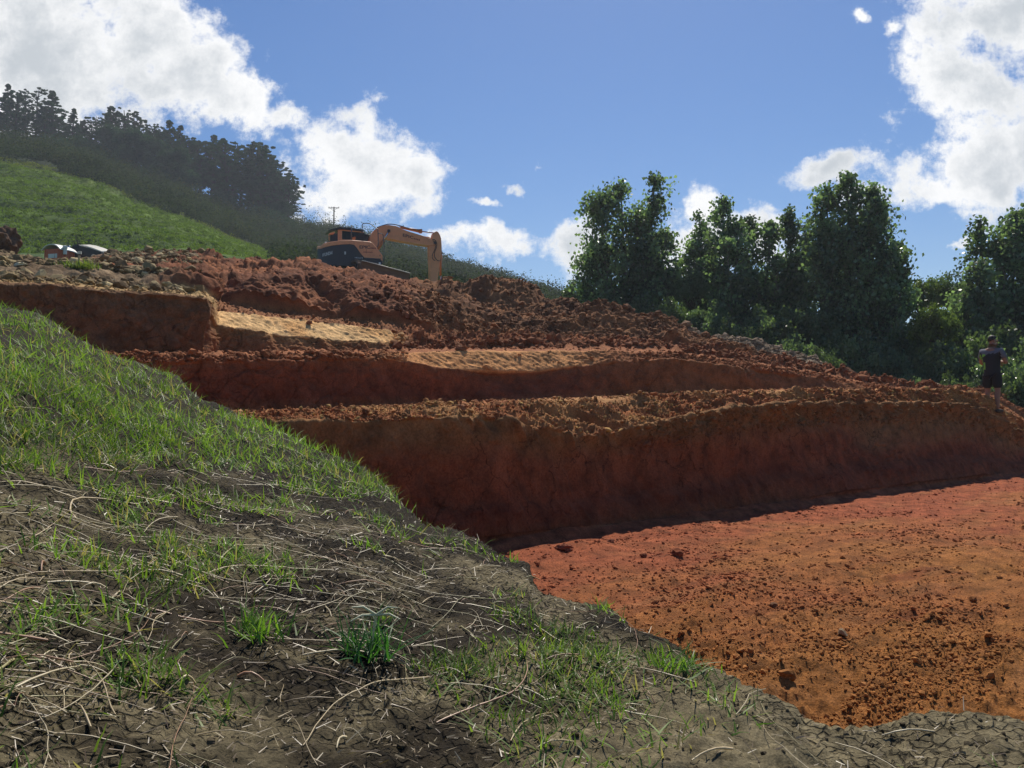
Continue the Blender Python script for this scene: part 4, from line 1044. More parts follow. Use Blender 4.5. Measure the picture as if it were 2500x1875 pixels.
for j, (px, py, R_, Yb, kd) in enumerate(sorted(TH)):
    R2 = R_*Yb/F; pc = P(px, py, Yb); root = empty('leafy_bush', (pc.x, Yb, pc.z-R2*.55), rr.uniform(0,6.28)); root.scale = (R2*1.1, R2*1.1, R2*1.35)
    for nm, me in (('foliage', TM[kd][0]), ('stem', TM[kd][1])):
        o = D.objects.new(nm, me); COL.objects.link(o); o.parent = root
    desc = {0:'dark green leafy bush',1:'mid green glossy leaved bush',2:'yellowish green leafy bush',3:'deep green small leaved bush'}[kd]
    tag(root, f'{desc}, bush {j+1} of {len(TH)} from left under the poplars', 'bush', 'bushes under the poplars')
# land that falls away behind the dumped slope, under the trees
NU = 220; tu = np.linspace(-.05, .95, NU); rows = np.linspace(0,1,90)
G = np.zeros((90, NU, 3)); zu = np.interp(1250+tu*F, [1150,1450,1600,1750,1900,2100,2300,2500,3200],[5.0,4.0,3.4,2.6,1.9,.9,-.1,-.8,-2.0])
for k, t in enumerate(rows):
    Yr = 27.5+t*40; G[k,:,0] = tu*Yr; G[k,:,1] = Yr; G[k,:,2] = zu*(1-.35*t)-.8-1.2*(1-t)
G[...,2] += .3*fbm(G.reshape(-1,3)*.4,3,90).reshape(90,NU)
idx = np.arange(90*NU).reshape(90,NU); f = np.stack([idx[:-1,:-1], idx[:-1,1:], idx[1:,1:], idx[1:,:-1]], -1).reshape(-1,4)
me = np_mesh('rough_pasture', G.reshape(-1,3), f, 4, True); vcol(me, np.tile(C(.05,.07,.03),(90*NU,1)))
tag(link_mesh('rough_pasture', me, M_hill), 'rough green ground under the poplars', 'ground', kind='structure')
# ------------------------------------------------------------------ excavator
M_or = simple_mat('orange_paint', (.86,.36,.17), rough=.42, dirt=.5, dirtcol=(.45,.20,.10), dscale=2.5, bump=.1)
M_or2 = simple_mat('orange_cylinder_paint', (.60,.19,.05), rough=.4, dirt=.6, dirtcol=(.3,.11,.05), dscale=4)
M_bk = simple_mat('dark_navy_paint', (.028,.032,.045), rough=.4, dirt=.35, dirtcol=(.07,.045,.035), dscale=2)
M_steel = simple_mat('muddy_steel', (.16,.12,.09), rough=.6, metal=.3, dirt=.9, dirtcol=(.22,.11,.06), dscale=7, bump=.3)
M_chrome = simple_mat('chrome_rod', (.55,.57,.6), rough=.2, metal=1.0)
M_rub = simple_mat('black_rubber', (.018,.018,.02), rough=.55)
M_rail = simple_mat('grey_rail_paint', (.09,.095,.10), rough=.5)
M_white = simple_mat('white_lettering', (.75,.77,.78), rough=.5)
M_txt = simple_mat('dark_lettering', (.075,.055,.06), rough=.6)
M_redtxt = simple_mat('faded_red_lettering', (.30,.07,.05), rough=.6)
M_glass, N_, L_n, b_ = new_mat('tinted_glass'); b_.inputs['Base Color'].default_value = (.05,.075,.085,1); b_.inputs['Roughness'].default_value = .06; b_.inputs['Transmission Weight'].default_value = .55; b_.inputs['IOR'].default_value = 1.2
YAW = math.radians(22); OY = 41.0
def srcpx(cx, cy): return 760+cx/6.1444, 480+cy/6.1444
O_ = P(*srcpx(700, 1327), OY); E1 = Vector((math.cos(YAW), math.sin(YAW), 0)); E2 = Vector((-math.sin(YAW), math.cos(YAW), 0)); OFF = O_
def Lx(cx, cy, y0):
    u, v = [float(k) for k in pix_uv(*srcpx(cx, cy))]
    X = (u*(O_.y+y0*E2.y)-O_.x-y0*E2.x)/(E1.x-u*E1.y)
    yw = O_.y+X*E1.y+y0*E2.y
    return X, v*yw-O_.z
def W3(X, y, z): return E1*X+E2*y+Vector((0,0,z))
def proj_c(p):
    w = p+O_; px, py = to_px(np.array([w[:]])); return float((px[0]-760)*6.1444), float((py[0]-480)*6.1444)
ex = empty('excavator', O_)
tag(ex, 'orange and black tracked excavator working on top of the spoil heap', 'excavator')
def bm_obj(bm, name, mat, parent, smooth=False, bevel=0, segs=2):
    if bevel: bmesh.ops.bevel(bm, geom=[e for e in bm.edges if len(e.link_faces)==2 and e.calc_face_angle(0) > .5], offset=bevel, segments=segs, affect='EDGES', profile=.6)
    bmesh.ops.recalc_face_normals(bm, faces=bm.faces[:])
    me = D.meshes.new(name); bm.to_mesh(me); bm.free()
    if smooth:
        for p_ in me.polygons: p_.use_smooth = True
    return link_mesh(name, me, mat, parent)
def prism(name, poly, y0, y1, mat, parent=ex, bevel=.02, ytrace=None):
    bm = bmesh.new(); yt = y0 if ytrace is None else ytrace
    a = [Lx(x, y, yt) for x, y in poly]
    lo = [bm.verts.new(W3(X, y0, z)) for X, z in a]; hi = [bm.verts.new(W3(X, y1, z)) for X, z in a]
    bm.faces.new(lo); bm.faces.new(hi[::-1])
    for k in range(len(a)): bm.faces.new((lo[k], hi[k], hi[(k+1)%len(a)], lo[(k+1)%len(a)]))
    return bm_obj(bm, name, mat, parent, bevel=bevel)
def tube_obj(name, pts_, rad, mat, parent, sides=10):
    path = np.array([p_[:] for p_ in pts_]); 
    if len(path) > 2:      # resample with smoothing
        t = np.linspace(0, len(path)-1, (len(path)-1)*5+1); k = np.arange(len(path)); path = np.stack([np.interp(t, k, path[:,j]) for j in range(3)], -1)
        for _ in range(3): path[1:-1] = path[1:-1]*.5+.25*(path[2:]+path[:-2])
    V, Fc, cc = tubes([path], [np.full(len(path), rad) if not hasattr(rad,'__len__') else np.interp(np.linspace(0,1,len(path)), np.linspace(0,1,len(rad)), rad)], [np.ones(3)], sides)
    nfc = len(path)
    me = D.meshes.new(name); faces = [tuple(int(i) for i in f) for f in Fc]; faces += [tuple(range(sides))[::-1], tuple(range((nfc-1)*sides, nfc*sides))]
    me.from_pydata(V.tolist(), [], faces); 
    for p_ in me.polygons: p_.use_smooth = len(p_.vertices) == 4
    return link_mesh(name, me, mat, parent)
def cyl(name, c1, c2, y0, rad, mat, parent=ex, sides=14):
    A = W3(Lx(*c1, y0)[0], y0, Lx(*c1, y0)[1]); B = W3(Lx(*c2, y0)[0], y0, Lx(*c2, y0)[1])
    return tube_obj(name, [A, B], rad, mat, parent, sides)
def ctube(name, cs, y0, rad, mat, parent=ex, sides=8):
    pts_ = []
    for c in cs:
        yy = c[2] if len(c) > 2 else y0; X, z = Lx(c[0], c[1], yy); pts_.append(W3(X, yy, z))
    return tube_obj(name, pts_, rad, mat, parent, sides)
# plan outline of the upper structure: right side, rounded tail, left side
HW = 1.22; Xf = Lx(1068, 900, -HW)[0]; Xc = Lx(620, 900, -HW)[0]-.05
Xr = Lx(150, 800, -.6)[0]; A_ = (Xc-Xr)*1.07
plan = [(Xf-(Xf-Xc)*t, -HW) for t in np.linspace(0,1,30)]
plan += [(Xc-A_*math.sin(th)**.9, -HW*math.cos(th)) for th in np.linspace(0, math.pi/2, 40)[1:]]
plan_r = list(plan); plan_full = plan + [(x,-y) for x,y in reversed(plan[:-1])]
def z_at(x, y, cy_curve):
    yy = -abs(y); p0 = W3(x, yy, 1.5); cx, _ = proj_c(p0); cy = np.interp(cx, [a for a,_ in cy_curve], [b for _,b in cy_curve])
    w = p0+O_; v = float(pix_uv(*srcpx(cx, cy))[1]); return v*w.y-O_.z
LOW = [(100,1000),(200,1010),(300,1030),(700,1045),(1000,1055),(1060,1045),(1075,1040)]
OLOW = [(140,783),(180,766),(300,735),(450,718),(580,712),(645,722),(690,775),(740,850),(800,915),(900,925),(1035,940),(1045,950),(1070,965)]
OHIGH = [(140,740),(160,720),(180,706),(250,684),(420,657),(600,648),(880,673),(905,685),(930,708),(1000,790),(1055,858),(1068,880),(1080,885)]
def shell(name, lo, hi, off, mat, thick=.03, cap=False):
    bm = bmesh.new(); n = len(plan_full); rings = []
    nrm = []
    for k,(x,y) in enumerate(plan_full):
        a = plan_full[max(k-1,0)]; b = plan_full[min(k+1,n-1)]; t = Vector((b[0]-a[0], b[1]-a[1])).normalized(); nrm.append(Vector((t.y,-t.x)) )
    for k,(x,y) in enumerate(plan_full):
        zl, zh = z_at(x,y,lo), z_at(x,y,hi); nn_ = nrm[k]
        if nn_.dot(Vector((x-(Xc+.3), y))) < 0: nn_ = -nn_
        xo, yo = x+nn_.x*off, y+nn_.y*off; xi, yi = x-nn_.x*thick, y-nn_.y*thick
        rings.append([bm.verts.new(W3(xo,yo,zl)), bm.verts.new(W3(xo,yo,zh-.03)), bm.verts.new(W3(xo-nn_.x*.03,yo-nn_.y*.03,zh)), bm.verts.new(W3(xi-nn_.x*.05,yi-nn_.y*.05,zh)), bm.verts.new(W3(xi,yi,zl))])
    for a, b in zip(rings, rings[1:]):
        for j in range(5): bm.faces.new((a[j], b[j], b[(j+1)%5], a[(j+1)%5]))
    bm.faces.new(rings[0]); bm.faces.new(rings[-1][::-1])
    if cap:
        m_ = n//2
        for k in range(m_):   # deck between left and right
            if n-2-k > k+1: bm.faces.new((rings[k][3], rings[k+1][3], rings[n-2-k][3], rings[n-1-k][3]))
    return bm_obj(bm, name, mat, ex)
up = shell('engine_cover', OLOW, OHIGH, .012, M_or, cap=True)
cw = shell('counterweight', LOW, [(a,b-3) for a,b in OLOW], .0, M_bk, thick=.25)
# closed underside and deck of the turntable
bm = bmesh.new(); 
for zz in (z_at(Xc,-HW,LOW)+.02, z_at(Xc,-HW,LOW)+.12): bm.faces.new([bm.verts.new(W3(x*.97, y*.96, zz)) for x,y in plan_full])
bm_obj(bm, 'turntable_deck', M_bk, ex)
prism('front_panel', [(1046,885),(1068,885),(1068,1040),(1046,1050)], -HW+.03, HW-.03, M_bk, bevel=0)
# skirt line, handle and lamps
def on_side(cx, cy, y=-HW): X, z = Lx(cx, cy, y); return X, z
def plate(name, cx, cy, w, h, mat, parent, y=-HW-.012, t=.02):
    X, z = on_side(cx, cy, y); bm = bmesh.new(); bmesh.ops.create_cube(bm, size=1)
    for v in bm.verts: v.co = W3(X+v.co.x*w, y+v.co.y*t, z+v.co.z*h)
    return bm_obj(bm, name, mat, parent, bevel=.004)
plate('door_handle', 508, 846, .07, .14, M_white, cw); plate('work_lamp', 1026, 1000, .09, .10, M_white, cw); plate('latch', 1030, 885, .03,.07, M_bk, up, y=-HW-.02)
plate('seam', 640, 690, .008,.14, M_bk, up, y=-HW-.014); plate('seam', 826, 790, .008,.40, M_bk, up, y=-HW-.014)
plate('grey_sill', 925, 928, .80,.035, M_rail, cw, y=-HW-.015)
# lettering
def text_mesh(s, size, shear=0.0, space=1.0):
    c = D.curves.new('lettering', 'FONT'); c.body = s; c.size = size; c.extrude = .0; c.shear = shear; c.space_character = space; c.offset = size*.018
    o = D.objects.new('lettering', c); COL.objects.link(o); dg = bpy.context.evaluated_depsgraph_get(); me = D.meshes.new_from_object(o.evaluated_get(dg)); D.objects.remove(o); D.curves.remove(c)
    return me
def lettering(s, c0, c1, h, y, mat, parent, shear=0, off=.02, sx=None):
    """flat lettering on the side, baseline from crop point c0 to c1"""
    me = text_mesh(s, 1.0, shear); xs = [v.co.x for v in me.vertices]; ys = [v.co.y for v in me.vertices]; x0, x1 = min(xs), max(xs); y1 = max(ys)
    A = Lx(*c0, y); B = Lx(*c1, y); 
    for v in me.vertices:
        t = (v.co.x-x0)/(x1-x0); X = A[0]*(1-t)+B[0]*t; z = A[1]*(1-t)+B[1]*t+v.co.y/y1*h
        v.co = W3(X, y-off, z)
    return link_mesh('lettering', me, mat, parent)
lettering('EPIC', (722,778), (882,782), .145, -HW, M_txt, up)
for k in range(4): plate('faded_mark', 896+21*k, 772+1.5*k, .045, .07, M_redtxt, up, y=-HW-.014)
for k in range(7): plate('faded_mark', 790+20*k, 832+.8*k, .038, .05, M_redtxt, up, y=-HW-.014)
lettering('145 LC 9', (652,925), (768,932), .06, -HW, M_white, cw, off=.02)
# wrapped lettering on the tail
me = text_mesh('HYUNDAI', 1.0); xs = [v.co.x for v in me.vertices]; x0, x1 = min(xs), max(xs); y1 = max(v.co.y for v in me.vertices)
cum = [0]; 
for a, b in zip(plan_r, plan_r[1:]): cum.append(cum[-1]+math.dist(a,b))
cxs = [proj_c(W3(x,y,1.5))[0] for x,y in plan_r]
s_right = np.interp(-318, [-c for c in cxs], cum); s_left = np.interp(-172, [-c for c in cxs[:int(np.argmin(cxs))]], cum[:int(np.argmin(cxs))])
bm = bmesh.new(); bm.from_mesh(me); bmesh.ops.triangulate(bm, faces=bm.faces[:]); bmesh.ops.subdivide_edges(bm, edges=bm.edges[:], cuts=2); bm.to_mesh(me); bm.free()
for v in me.vertices:
    t = (v.co.x-x0)/(x1-x0); s_ = s_left*(1-t)+s_right*t; x = np.interp(s_, cum, [p_[0] for p_ in plan_r]); y = np.interp(s_, cum, [p_[1] for p_ in plan_r])
    d = Vector((x-Xc, y*1.2)).normalized()*.015; zb = z_at(x, y, [(100,925),(160,905),(318,862)]); v.co = W3(x+d.x, y+d.y, zb+v.co.y/y1*.155)
link_mesh('lettering', me, M_white, cw)

# cab (left side of the machine, seen above the engine cover)
CY0, CY1 = .28, 1.15
def fr(name, poly, y0, y1, mat, parent=ex, bevel=.015): return prism(name, poly, y0, y1, mat, parent, bevel)
cab = fr('cab', [(398,500),(425,492),(460,493),(462,700),(398,700)], CY0, CY0+.10, M_or)
fr('pillar', [(398,500),(425,492),(460,493),(462,700),(398,700)], CY1-.1, CY1, M_or, cab)
fr('header', [(440,491),(780,528),(778,542),(440,508)], CY0, CY0+.07, M_or, cab, .006)
fr('header', [(440,491),(780,528),(778,542),(440,508)], CY1-.07, CY1, M_or, cab, .006)
fr('pillar', [(768,525),(786,530),(800,700),(778,700)], CY0, CY0+.07, M_or, cab, .006)
fr('pillar', [(768,525),(786,530),(800,700),(778,700)], CY1-.07, CY1, M_or, cab, .006)
fr('cab_base', [(398,640),(800,650),(800,760),(398,760)], CY0+.005, CY1-.005, M_or, cab)
fr('window', [(464,512),(768,540),(778,645),(464,645)], CY0+.03, CY0+.045, M_glass, cab, 0)
fr('window', [(464,512),(768,540),(778,645),(464,645)], CY1-.045, CY1-.03, M_glass, cab, 0)
fr('seat', [(520,560),(560,555),(575,600),(620,605),(620,660),(520,660)], .5, .95, M_rub, cab, .02)
cyl('exhaust_stack', (603,660), (601,437), -.35, .035, M_rail)
fr('roof_guard', [(262,502),(300,490),(430,455),(560,463),(792,494),(800,502),(775,512),(600,494),(430,478),(330,503),(270,512)], CY0-.12, CY1+.12, M_bk, cab, .01)
# rear left corner: mirror and its bracket
ctube('handrail', [(268,665),(266,560),(300,545),(345,530)], -.1, .016, M_or)
fr('tool_box', [(275,548),(300,540),(350,527),(352,545),(300,558),(276,563)], -.15, .25, M_or)
fr('air_intake', [(290,560),(396,548),(396,668),(290,668)], .3, .9, M_bk)
cyl('beacon', (218,700), (218,680), -.5, .05, M_white)
fr('filter_housing', [(625,610),(662,600),(662,660),(625,660)], -.6,-.35, M_or2)
# dark clutter of hoses round the boom foot
fr('valve_block', [(672,600),(720,560),(790,540),(860,600),(850,672),(680,672)], -.45,.1, M_rub, ex, .03)
for k in range(7):
    ctube('hose', [(760+14*k,660),(780+16*k,590-6*k),(840+12*k,560+4*k),(905+6*k,600+8*k)], -.25+.05*k, .018, M_rub)
# boom, arm, bucket
BY0, BY1 = -.30, .14
boom = prism('boom', [(868,640),(880,612),(905,560),(940,505),(985,468),(1060,440),(1160,424),(1300,452),(1400,508),(1600,572),(1800,632),(1828,650),(1836,700),(1825,728),(1770,736),(1640,717),(1290,656),(1170,628),(1110,625),(1085,650),(1055,700),(1010,765),(960,790),(905,740)], BY0, BY1, M_or, bevel=.025)
arm = prism('arm', [(1830,548),(1855,530),(1880,519),(1905,535),(1930,575),(1948,630),(1955,720),(1957,835),(1932,960),(1915,1100),(1890,1300),(1885,1370),(1790,1370),(1780,1050),(1766,735),(1812,700),(1815,600)], BY0+.06, BY1-.06, M_or, bevel=.02)
lettering('EPIC', (1372,598), (1530,640), .15, BY0, M_txt, boom)
for k in range(4): plate('faded_mark', 1548+24*k, 632+6*k, .05, .075, M_redtxt, boom, y=BY0-.012)
plate('boom_pin', 1855, 690, .13,.13, M_bk, boom, y=BY0-.01)
cyl('arm_cylinder', (1335,462), (1640,520), -.08, [.05,.075,.085,.09,.09], M_or2); cyl('cylinder_rod', (1640,520), (1862,548), -.08, .033, M_chrome)
plate('cylinder_gland', 1640, 520, .12,.19, M_or2, boom, y=-.08, t=.2)
for yy in (-.42, .26):
    cyl('boom_cylinder', (985,810), (1085,655), yy, .075, M_or2); cyl('cylinder_rod', (1085,655), (1162,520), yy, .042, M_chrome)
    plate('cylinder_pin', 1162, 515, .13,.13, M_bk, boom, y=yy, t=.1)
cyl('bucket_cylinder', (1940,1185), (1946,860), -.08, .06, M_or2); cyl('cylinder_rod', (1942,1185), (1944,1330), -.08, .034, M_chrome)
plate('cylinder_bracket', 1944, 850, .12,.12, M_bk, arm, y=-.08, t=.2)
# bucket half buried in the spoil
prism('bucket', [(1800,1360),(1880,1340),(1945,1330),(1990,1380),(1985,1460),(1930,1540),(1850,1560),(1780,1530),(1830,1490),(1880,1450),(1850,1400)], -.55, .45, M_steel, bevel=.02, ytrace=-.08)
prism('bucket_link', [(1930,1300),(1950,1300),(1955,1370),(1930,1375)], -.2, .04, M_steel)
# pipes and hoses along the boom
for k,(dy,yy) in enumerate(((0,-.2),(6,-.05),(3,.06))):
    ctube('hose', [(985,460+dy),(1080,428+dy),(1160,408+dy),(1230,412+dy),(1330,432+dy),(1450,470+dy),(1560,488+dy),(1630,492)], yy, .014, M_rub)
ctube('pipe', [(1100,432),(1200,436),(1290,448),(1380,500),(1560,560),(1720,606),(1800,622),(1840,650)], -.18, .017, M_or2)
ctube('pipe', [(1110,440),(1300,462),(1400,508),(1590,566),(1700,600),(1770,606),(1812,640)], .0, .016, M_rub)
ctube('hose', [(1820,640),(1860,650),(1885,700),(1880,760),(1845,840),(1850,910),(1890,960),(1930,965)], BY0-.04, .017, M_rub)
ctube('hose', [(1822,660),(1855,680),(1868,740),(1850,800),(1812,880),(1820,940),(1860,965)], BY0-.04, .014, M_rub)
for cx_ in (1330, 1380, 1160): ctube('hose_clamp', [(cx_-12,455),(cx_,425),(cx_+4,455)], -.1, .012, M_rail)
# hand rails
ctube('handrail', [(766,640,-.2),(762,560,-.2),(762,420,-.2),(785,399,-.3),(878,400,-.6),(985,482,-1.0),(1000,500,-1.1),(1004,620,-1.1),(1004,740,-1.1),(985,750,-1.1)], -.2, .022, M_rail)
ctube('handrail', [(1008,552),(1060,554),(1078,575),(1083,640),(1090,760),(1095,900),(1082,1000)], -1.1, .02, M_rail)
# undercarriage: it points half towards the camera, so only one track end and the blade show
ang = math.radians(33); AX = Vector((math.sin(ang), -math.cos(ang), 0)); BX = Vector((math.cos(ang), math.sin(ang), 0))
tilt = Matrix.Rotation(math.radians(8.5), 4, AX) 
UC = W3(Lx(805,1290,0)[0], 0, .02)+Vector((0,0,-.05))
bx_s = tilt @ BX
if bx_s.z > 0: tilt = Matrix.Rotation(math.radians(-8.5), 4, AX)
def U(a, b, z): return UC + tilt @ (AX*a+BX*b+Vector((0,0,z)))
for side in (-1, 1):
    bcen = side*.98; hw = .29; bm = bmesh.new()
    loop = []; L2, R0 = 1.55, .36
    for k in range(9): th = math.pi/2-math.pi*k/8; loop.append((L2+R0*math.cos(th), R0+.04+R0*math.sin(th)))
    for k in range(9): th = -math.pi/2-math.pi*k/8; loop.append((-L2+R0*math.cos(th), R0+.04+R0*math.sin(th)))
    for dz in (0, .06):
        pass
    vo = [[bm.verts.new(U(a,bcen+s*hw,z)) for s in (-1,1)] for a,z in loop]; vi = [[bm.verts.new(U(a*.96,bcen+s*hw,.40+(z-.40)*.82)) for s in (-1,1)] for a,z in loop]
    n = len(loop)
    for k in range(n):
        j = (k+1)%n; bm.faces.new((vo[k][0],vo[j][0],vo[j][1],vo[k][1])); bm.faces.new((vi[k][0],vi[k][1],vi[j][1],vi[j][0]))
        for s in (0,1): bm.faces.new((vo[k][s],vo[j][s],vi[j][s],vi[k][s]))
    # shoes with grousers round the loop
    P2 = [np.array(p_) for p_ in loop]+[np.array(loop[0])]; seglen = [np.linalg.norm(b-a) for a,b in zip(P2,P2[1:])]; tot = sum(seglen); N_s = 44
    for k in range(N_s):
        d = k/N_s*tot; j = 0
        while d > seglen[j]: d -= seglen[j]; j += 1
        c = P2[j]+(P2[j+1]-P2[j])*d/seglen[j]; t = (P2[j+1]-P2[j])/seglen[j]; nn_ = np.array([-t[1], t[0]]); 
        if np.dot(nn_, c-np.array([0,.40])) < 0 : nn_ = -nn_
        corners = [c-t*.075, c+t*.07, c+t*.07+nn_*.022, c+t*.02+nn_*.022, c+t*.015+nn_*.05, c+nn_*.05, c-t*.005+nn_*.022, c-t*.075+nn_*.022]
        A1 = [bm.verts.new(U(q_[0],bcen-hw-.02,q_[1])) for q_ in corners]; B1 = [bm.verts.new(U(q_[0],bcen+hw+.02,q_[1])) for q_ in corners]
        bm.faces.new(A1); bm.faces.new(B1[::-1])
        for i_ in range(8): bm.faces.new((A1[i_],A1[(i_+1)%8],B1[(i_+1)%8],B1[i_]))
    trk = bm_obj(bm, 'track', M_steel, ex)
    for a in (-L2, L2, -.9,-.45,0,.45,.9):
        rw = .29 if abs(a) > 1.2 else .13; zc_ = .40 if abs(a) > 1.2 else .19
        w_ = tube_obj('track_roller', [U(a,bcen-.15,zc_), U(a,bcen+.15,zc_)], rw, M_bk, trk, 18)
    bmf = bmesh.new(); cs = [U(a,bcen+s*.12,z) for a,z in ((-1.4,.25),(1.4,.25),(1.3,.5),(-1.3,.5)) for s in (-1,1)]
    vv_ = [bmf.verts.new(c) for c in cs]; 
    for q_ in ((0,2,4,6),(1,7,5,3),(0,1,3,2),(2,3,5,4),(4,5,7,6),(6,7,1,0)): bmf.faces.new([vv_[i_] for i_ in q_])
    bm_obj(bmf, 'track_frame', M_bk, trk)
tube_obj('slew_ring', [UC+Vector((0,0,.45)), UC+Vector((0,0,1.08))], .55, M_bk, ex, 24)
bmf = bmesh.new(); vv_ = [bmf.verts.new(U(a,b,z)) for a in (-.6,.6) for b in (-.95,.95) for z in (.3,.62)]
for q_ in ((0,1,3,2),(4,6,7,5),(0,4,5,1),(2,3,7,6),(0,2,6,4),(1,5,7,3)): bmf.faces.new([vv_[i_] for i_ in q_])
bm_obj(bmf, 'undercarriage_frame', M_bk, ex)
# dozer blade: curved plate, its sunlit upper edge painted as a pale lip
bm = bmesh.new(); prof = [(2.35,.02),(2.25,.12),(2.21,.28),(2.23,.42),(2.30,.52),(2.36,.53),(2.30,.42),(2.28,.28),(2.31,.14),(2.40,.04)]
pl = [bm.verts.new(U(a,-1.25,z+.08)) for a,z in prof]; pr = [bm.verts.new(U(a,1.25,z+.08)) for a,z in prof]; n = len(prof); bm.faces.new(pl); bm.faces.new(pr[::-1])
for k in range(n): bm.faces.new((pl[k],pr[k],pr[(k+1)%n],pl[(k+1)%n]))
blade = bm_obj(bm, 'blade', simple_mat('muddy_blade', (.15,.08,.05), rough=.8, dirt=.8, dirtcol=(.2,.1,.05), dscale=4, bump=.2), ex)
tube_obj('blade_lip', [U(2.33,-1.25,.625), U(2.33,1.25,.625)], .028, simple_mat('sunlit_edge_steel', (.6,.55,.45), rough=.5, metal=.2), blade, 8)
for s in (-.45,.45): tube_obj('push_arm', [U(.6,s,.4), U(2.25,s,.35)], .07, M_bk, ex, 8)
# ------------------------------------------------------------------ haze
HAZE_D = .0005
bm = bmesh.new(); bmesh.ops.create_cube(bm, size=1, matrix=Matrix.Translation((0, 240, 36)) @ Matrix.Diagonal((760, 620, 84, 1)))
me = D.meshes.new('haze'); bm.to_mesh(me); bm.free()
mh = D.materials.new('haze_air'); mh.use_nodes = True; nt = mh.node_tree; nt.nodes.clear()
pv = nt.nodes.new('ShaderNodeVolumePrincipled'); pv.inputs['Color'].default_value = (.80,.88,1,1); pv.inputs['Density'].default_value = HAZE_D; pv.inputs['Anisotropy'].default_value = .35
mo = nt.nodes.new('ShaderNodeOutputMaterial'); nt.links.new(pv.outputs[0], mo.inputs['Volume'])
tag(link_mesh('haze', me, mh), 'thin pale haze between the camera and the wooded ridge', 'haze', kind='stuff')
# ------------------------------------------------------------------ portable toilet, vehicle, stake, rocks
M_tor = simple_mat('orange_plastic', (.52,.11,.045), rough=.6, dirt=.5, dirtcol=(.35,.14,.09), dscale=3)
M_trf = simple_mat('translucent_grey_plastic', (.66,.66,.63), rough=.5, dirt=.3, dirtcol=(.3,.28,.25))
def wbox(bm, c, sx, sy, sz, rz=0):
    m = Matrix.Translation(c) @ Matrix.Rotation(rz, 4, 'Z') @ Matrix.Diagonal((sx,sy,sz,1)); bmesh.ops.create_cube(bm, size=1, matrix=m)
Yt = 43.0; c0 = P(146, 600, Yt); root = empty('portable_toilet', (c0.x, Yt, c0.z-2.25), math.radians(-14))
tag(root, 'orange portable toilet with a domed grey roof, half hidden behind the rubble at left', 'toilet')
bm = bmesh.new(); wbox(bm, (0,0,1.0), 1.0, 1.06, 2.0); bmesh.ops.bevel(bm, geom=bm.edges[:], offset=.05, segments=2, affect='EDGES'); bm_obj(bm, 'cabin', M_tor, root)
bm = bmesh.new()
for x in (-.38,-.2,.2,.38): wbox(bm, (x,-.54,1.0), .05,.03,1.8)
for y in (-.4,-.15,.15,.4): wbox(bm, (-.51,y,1.0), .03,.05,1.8); wbox(bm, (.51,y,1.0), .03,.05,1.8)
bm_obj(bm, 'ribs', M_tor, root)
bm = bmesh.new(); wbox(bm, (.08,-.545,1.62), .55,.02,.22); bm_obj(bm, 'vent_panel', M_trf, root)
bm = bmesh.new(); n = 12; rows_ = []
for j,yy in enumerate(np.linspace(-.6,.6,7)):
    sag = .04*(abs(yy)/.6)**3
    top_ = [(-.57+1.14*k/n, yy, 2.0+.27*(1-abs(2*k/n-1)**2.4)-sag) for k in range(n+1)]
    rows_.append([bm.verts.new(p_) for p_ in top_])
for a, b in zip(rows_, rows_[1:]):
    for k in range(n): bm.faces.new((a[k],a[k+1],b[k+1],b[k]))
geo_ = bmesh.ops.extrude_face_region(bm, geom=bm.faces[:]); 
for v in geo_['geom']:
    if isinstance(v, bmesh.types.BMVert): v.co.z -= .05
bm_obj(bm, 'roof', M_trf, root)
o = link_mesh('vent_pipe', lathe_mesh('vent_pipe', [(.09,0),(.09,.30),(.12,.30),(.12,.42),(.02,.46)], 14), simple_mat('pale_pipe', (.6,.62,.62), rough=.4), root); o.location = (.60,-.3,1.72)
# dark vehicle with pale sloping roof, mostly hidden by the spoil
Yv = 44.0
def vp(px, py, y=Yv): return P(px, py, y)
base = vp(205, 640); root = empty('parked_vehicle', base)
tag(root, 'dark vehicle with pale sloping roof, mostly hidden by spoil beside the orange toilet', 'vehicle')
M_dk = simple_mat('dark_green_black_paint', (.016,.022,.018), rough=.35, dirt=.3, dirtcol=(.06,.05,.03)); M_cream = simple_mat('cream_paint', (.62,.58,.48), rough=.45)
def vprism(name, poly, y0, y1, mat, bevel=.03, rise=0.0):
    bm = bmesh.new(); a = [bm.verts.new(vp(x,y,y0)-base) for x,y in poly]; dv = Vector((0.35*(y1-y0)/1.7, y1-y0, rise)); b = [bm.verts.new(v.co+dv) for v in a]
    bm.faces.new(a); bm.faces.new(b[::-1])
    for k in range(len(a)): bm.faces.new((a[k],b[k],b[(k+1)%len(a)],a[(k+1)%len(a)]))
    return bm_obj(bm, name, mat, root, bevel=bevel)
vb = vprism('body', [(172,612),(174,604),(178,599),(185,596.5),(192,597),(196,600),(222,606),(247,615),(249,640),(172,640)], 44.0, 45.7, M_dk)
vprism('roof', [(195,597.6),(210,600),(228,605.6),(247.6,613),(248,615),(236,611.5),(222,606.6),(208,602.4),(195,600.4)], 43.85, 44.6, M_cream, .01, .16)
vprism('roof_rear', [(195,597.6),(210,600),(228,605.6),(247.6,613),(248,615),(236,611.5),(222,606.6),(208,602.4),(195,600.4)], 44.6, 45.7, M_dk, .01)
vprism('windscreen', [(176,603),(180,600),(190,599),(193,606),(176,608)], 43.97, 43.99, M_glass, 0)
for x in (186, 236):
    w_ = tube_obj('wheel', [vp(x,639,43.95)-base, vp(x,639,44.2)-base], .36, M_rub, root, 20)
o = tube_obj('mirror', [vp(168.5,600,43.9)-base, vp(168.5,612,43.9)-base], [.06,.12,.13,.12,.05], M_chrome, root, 12)
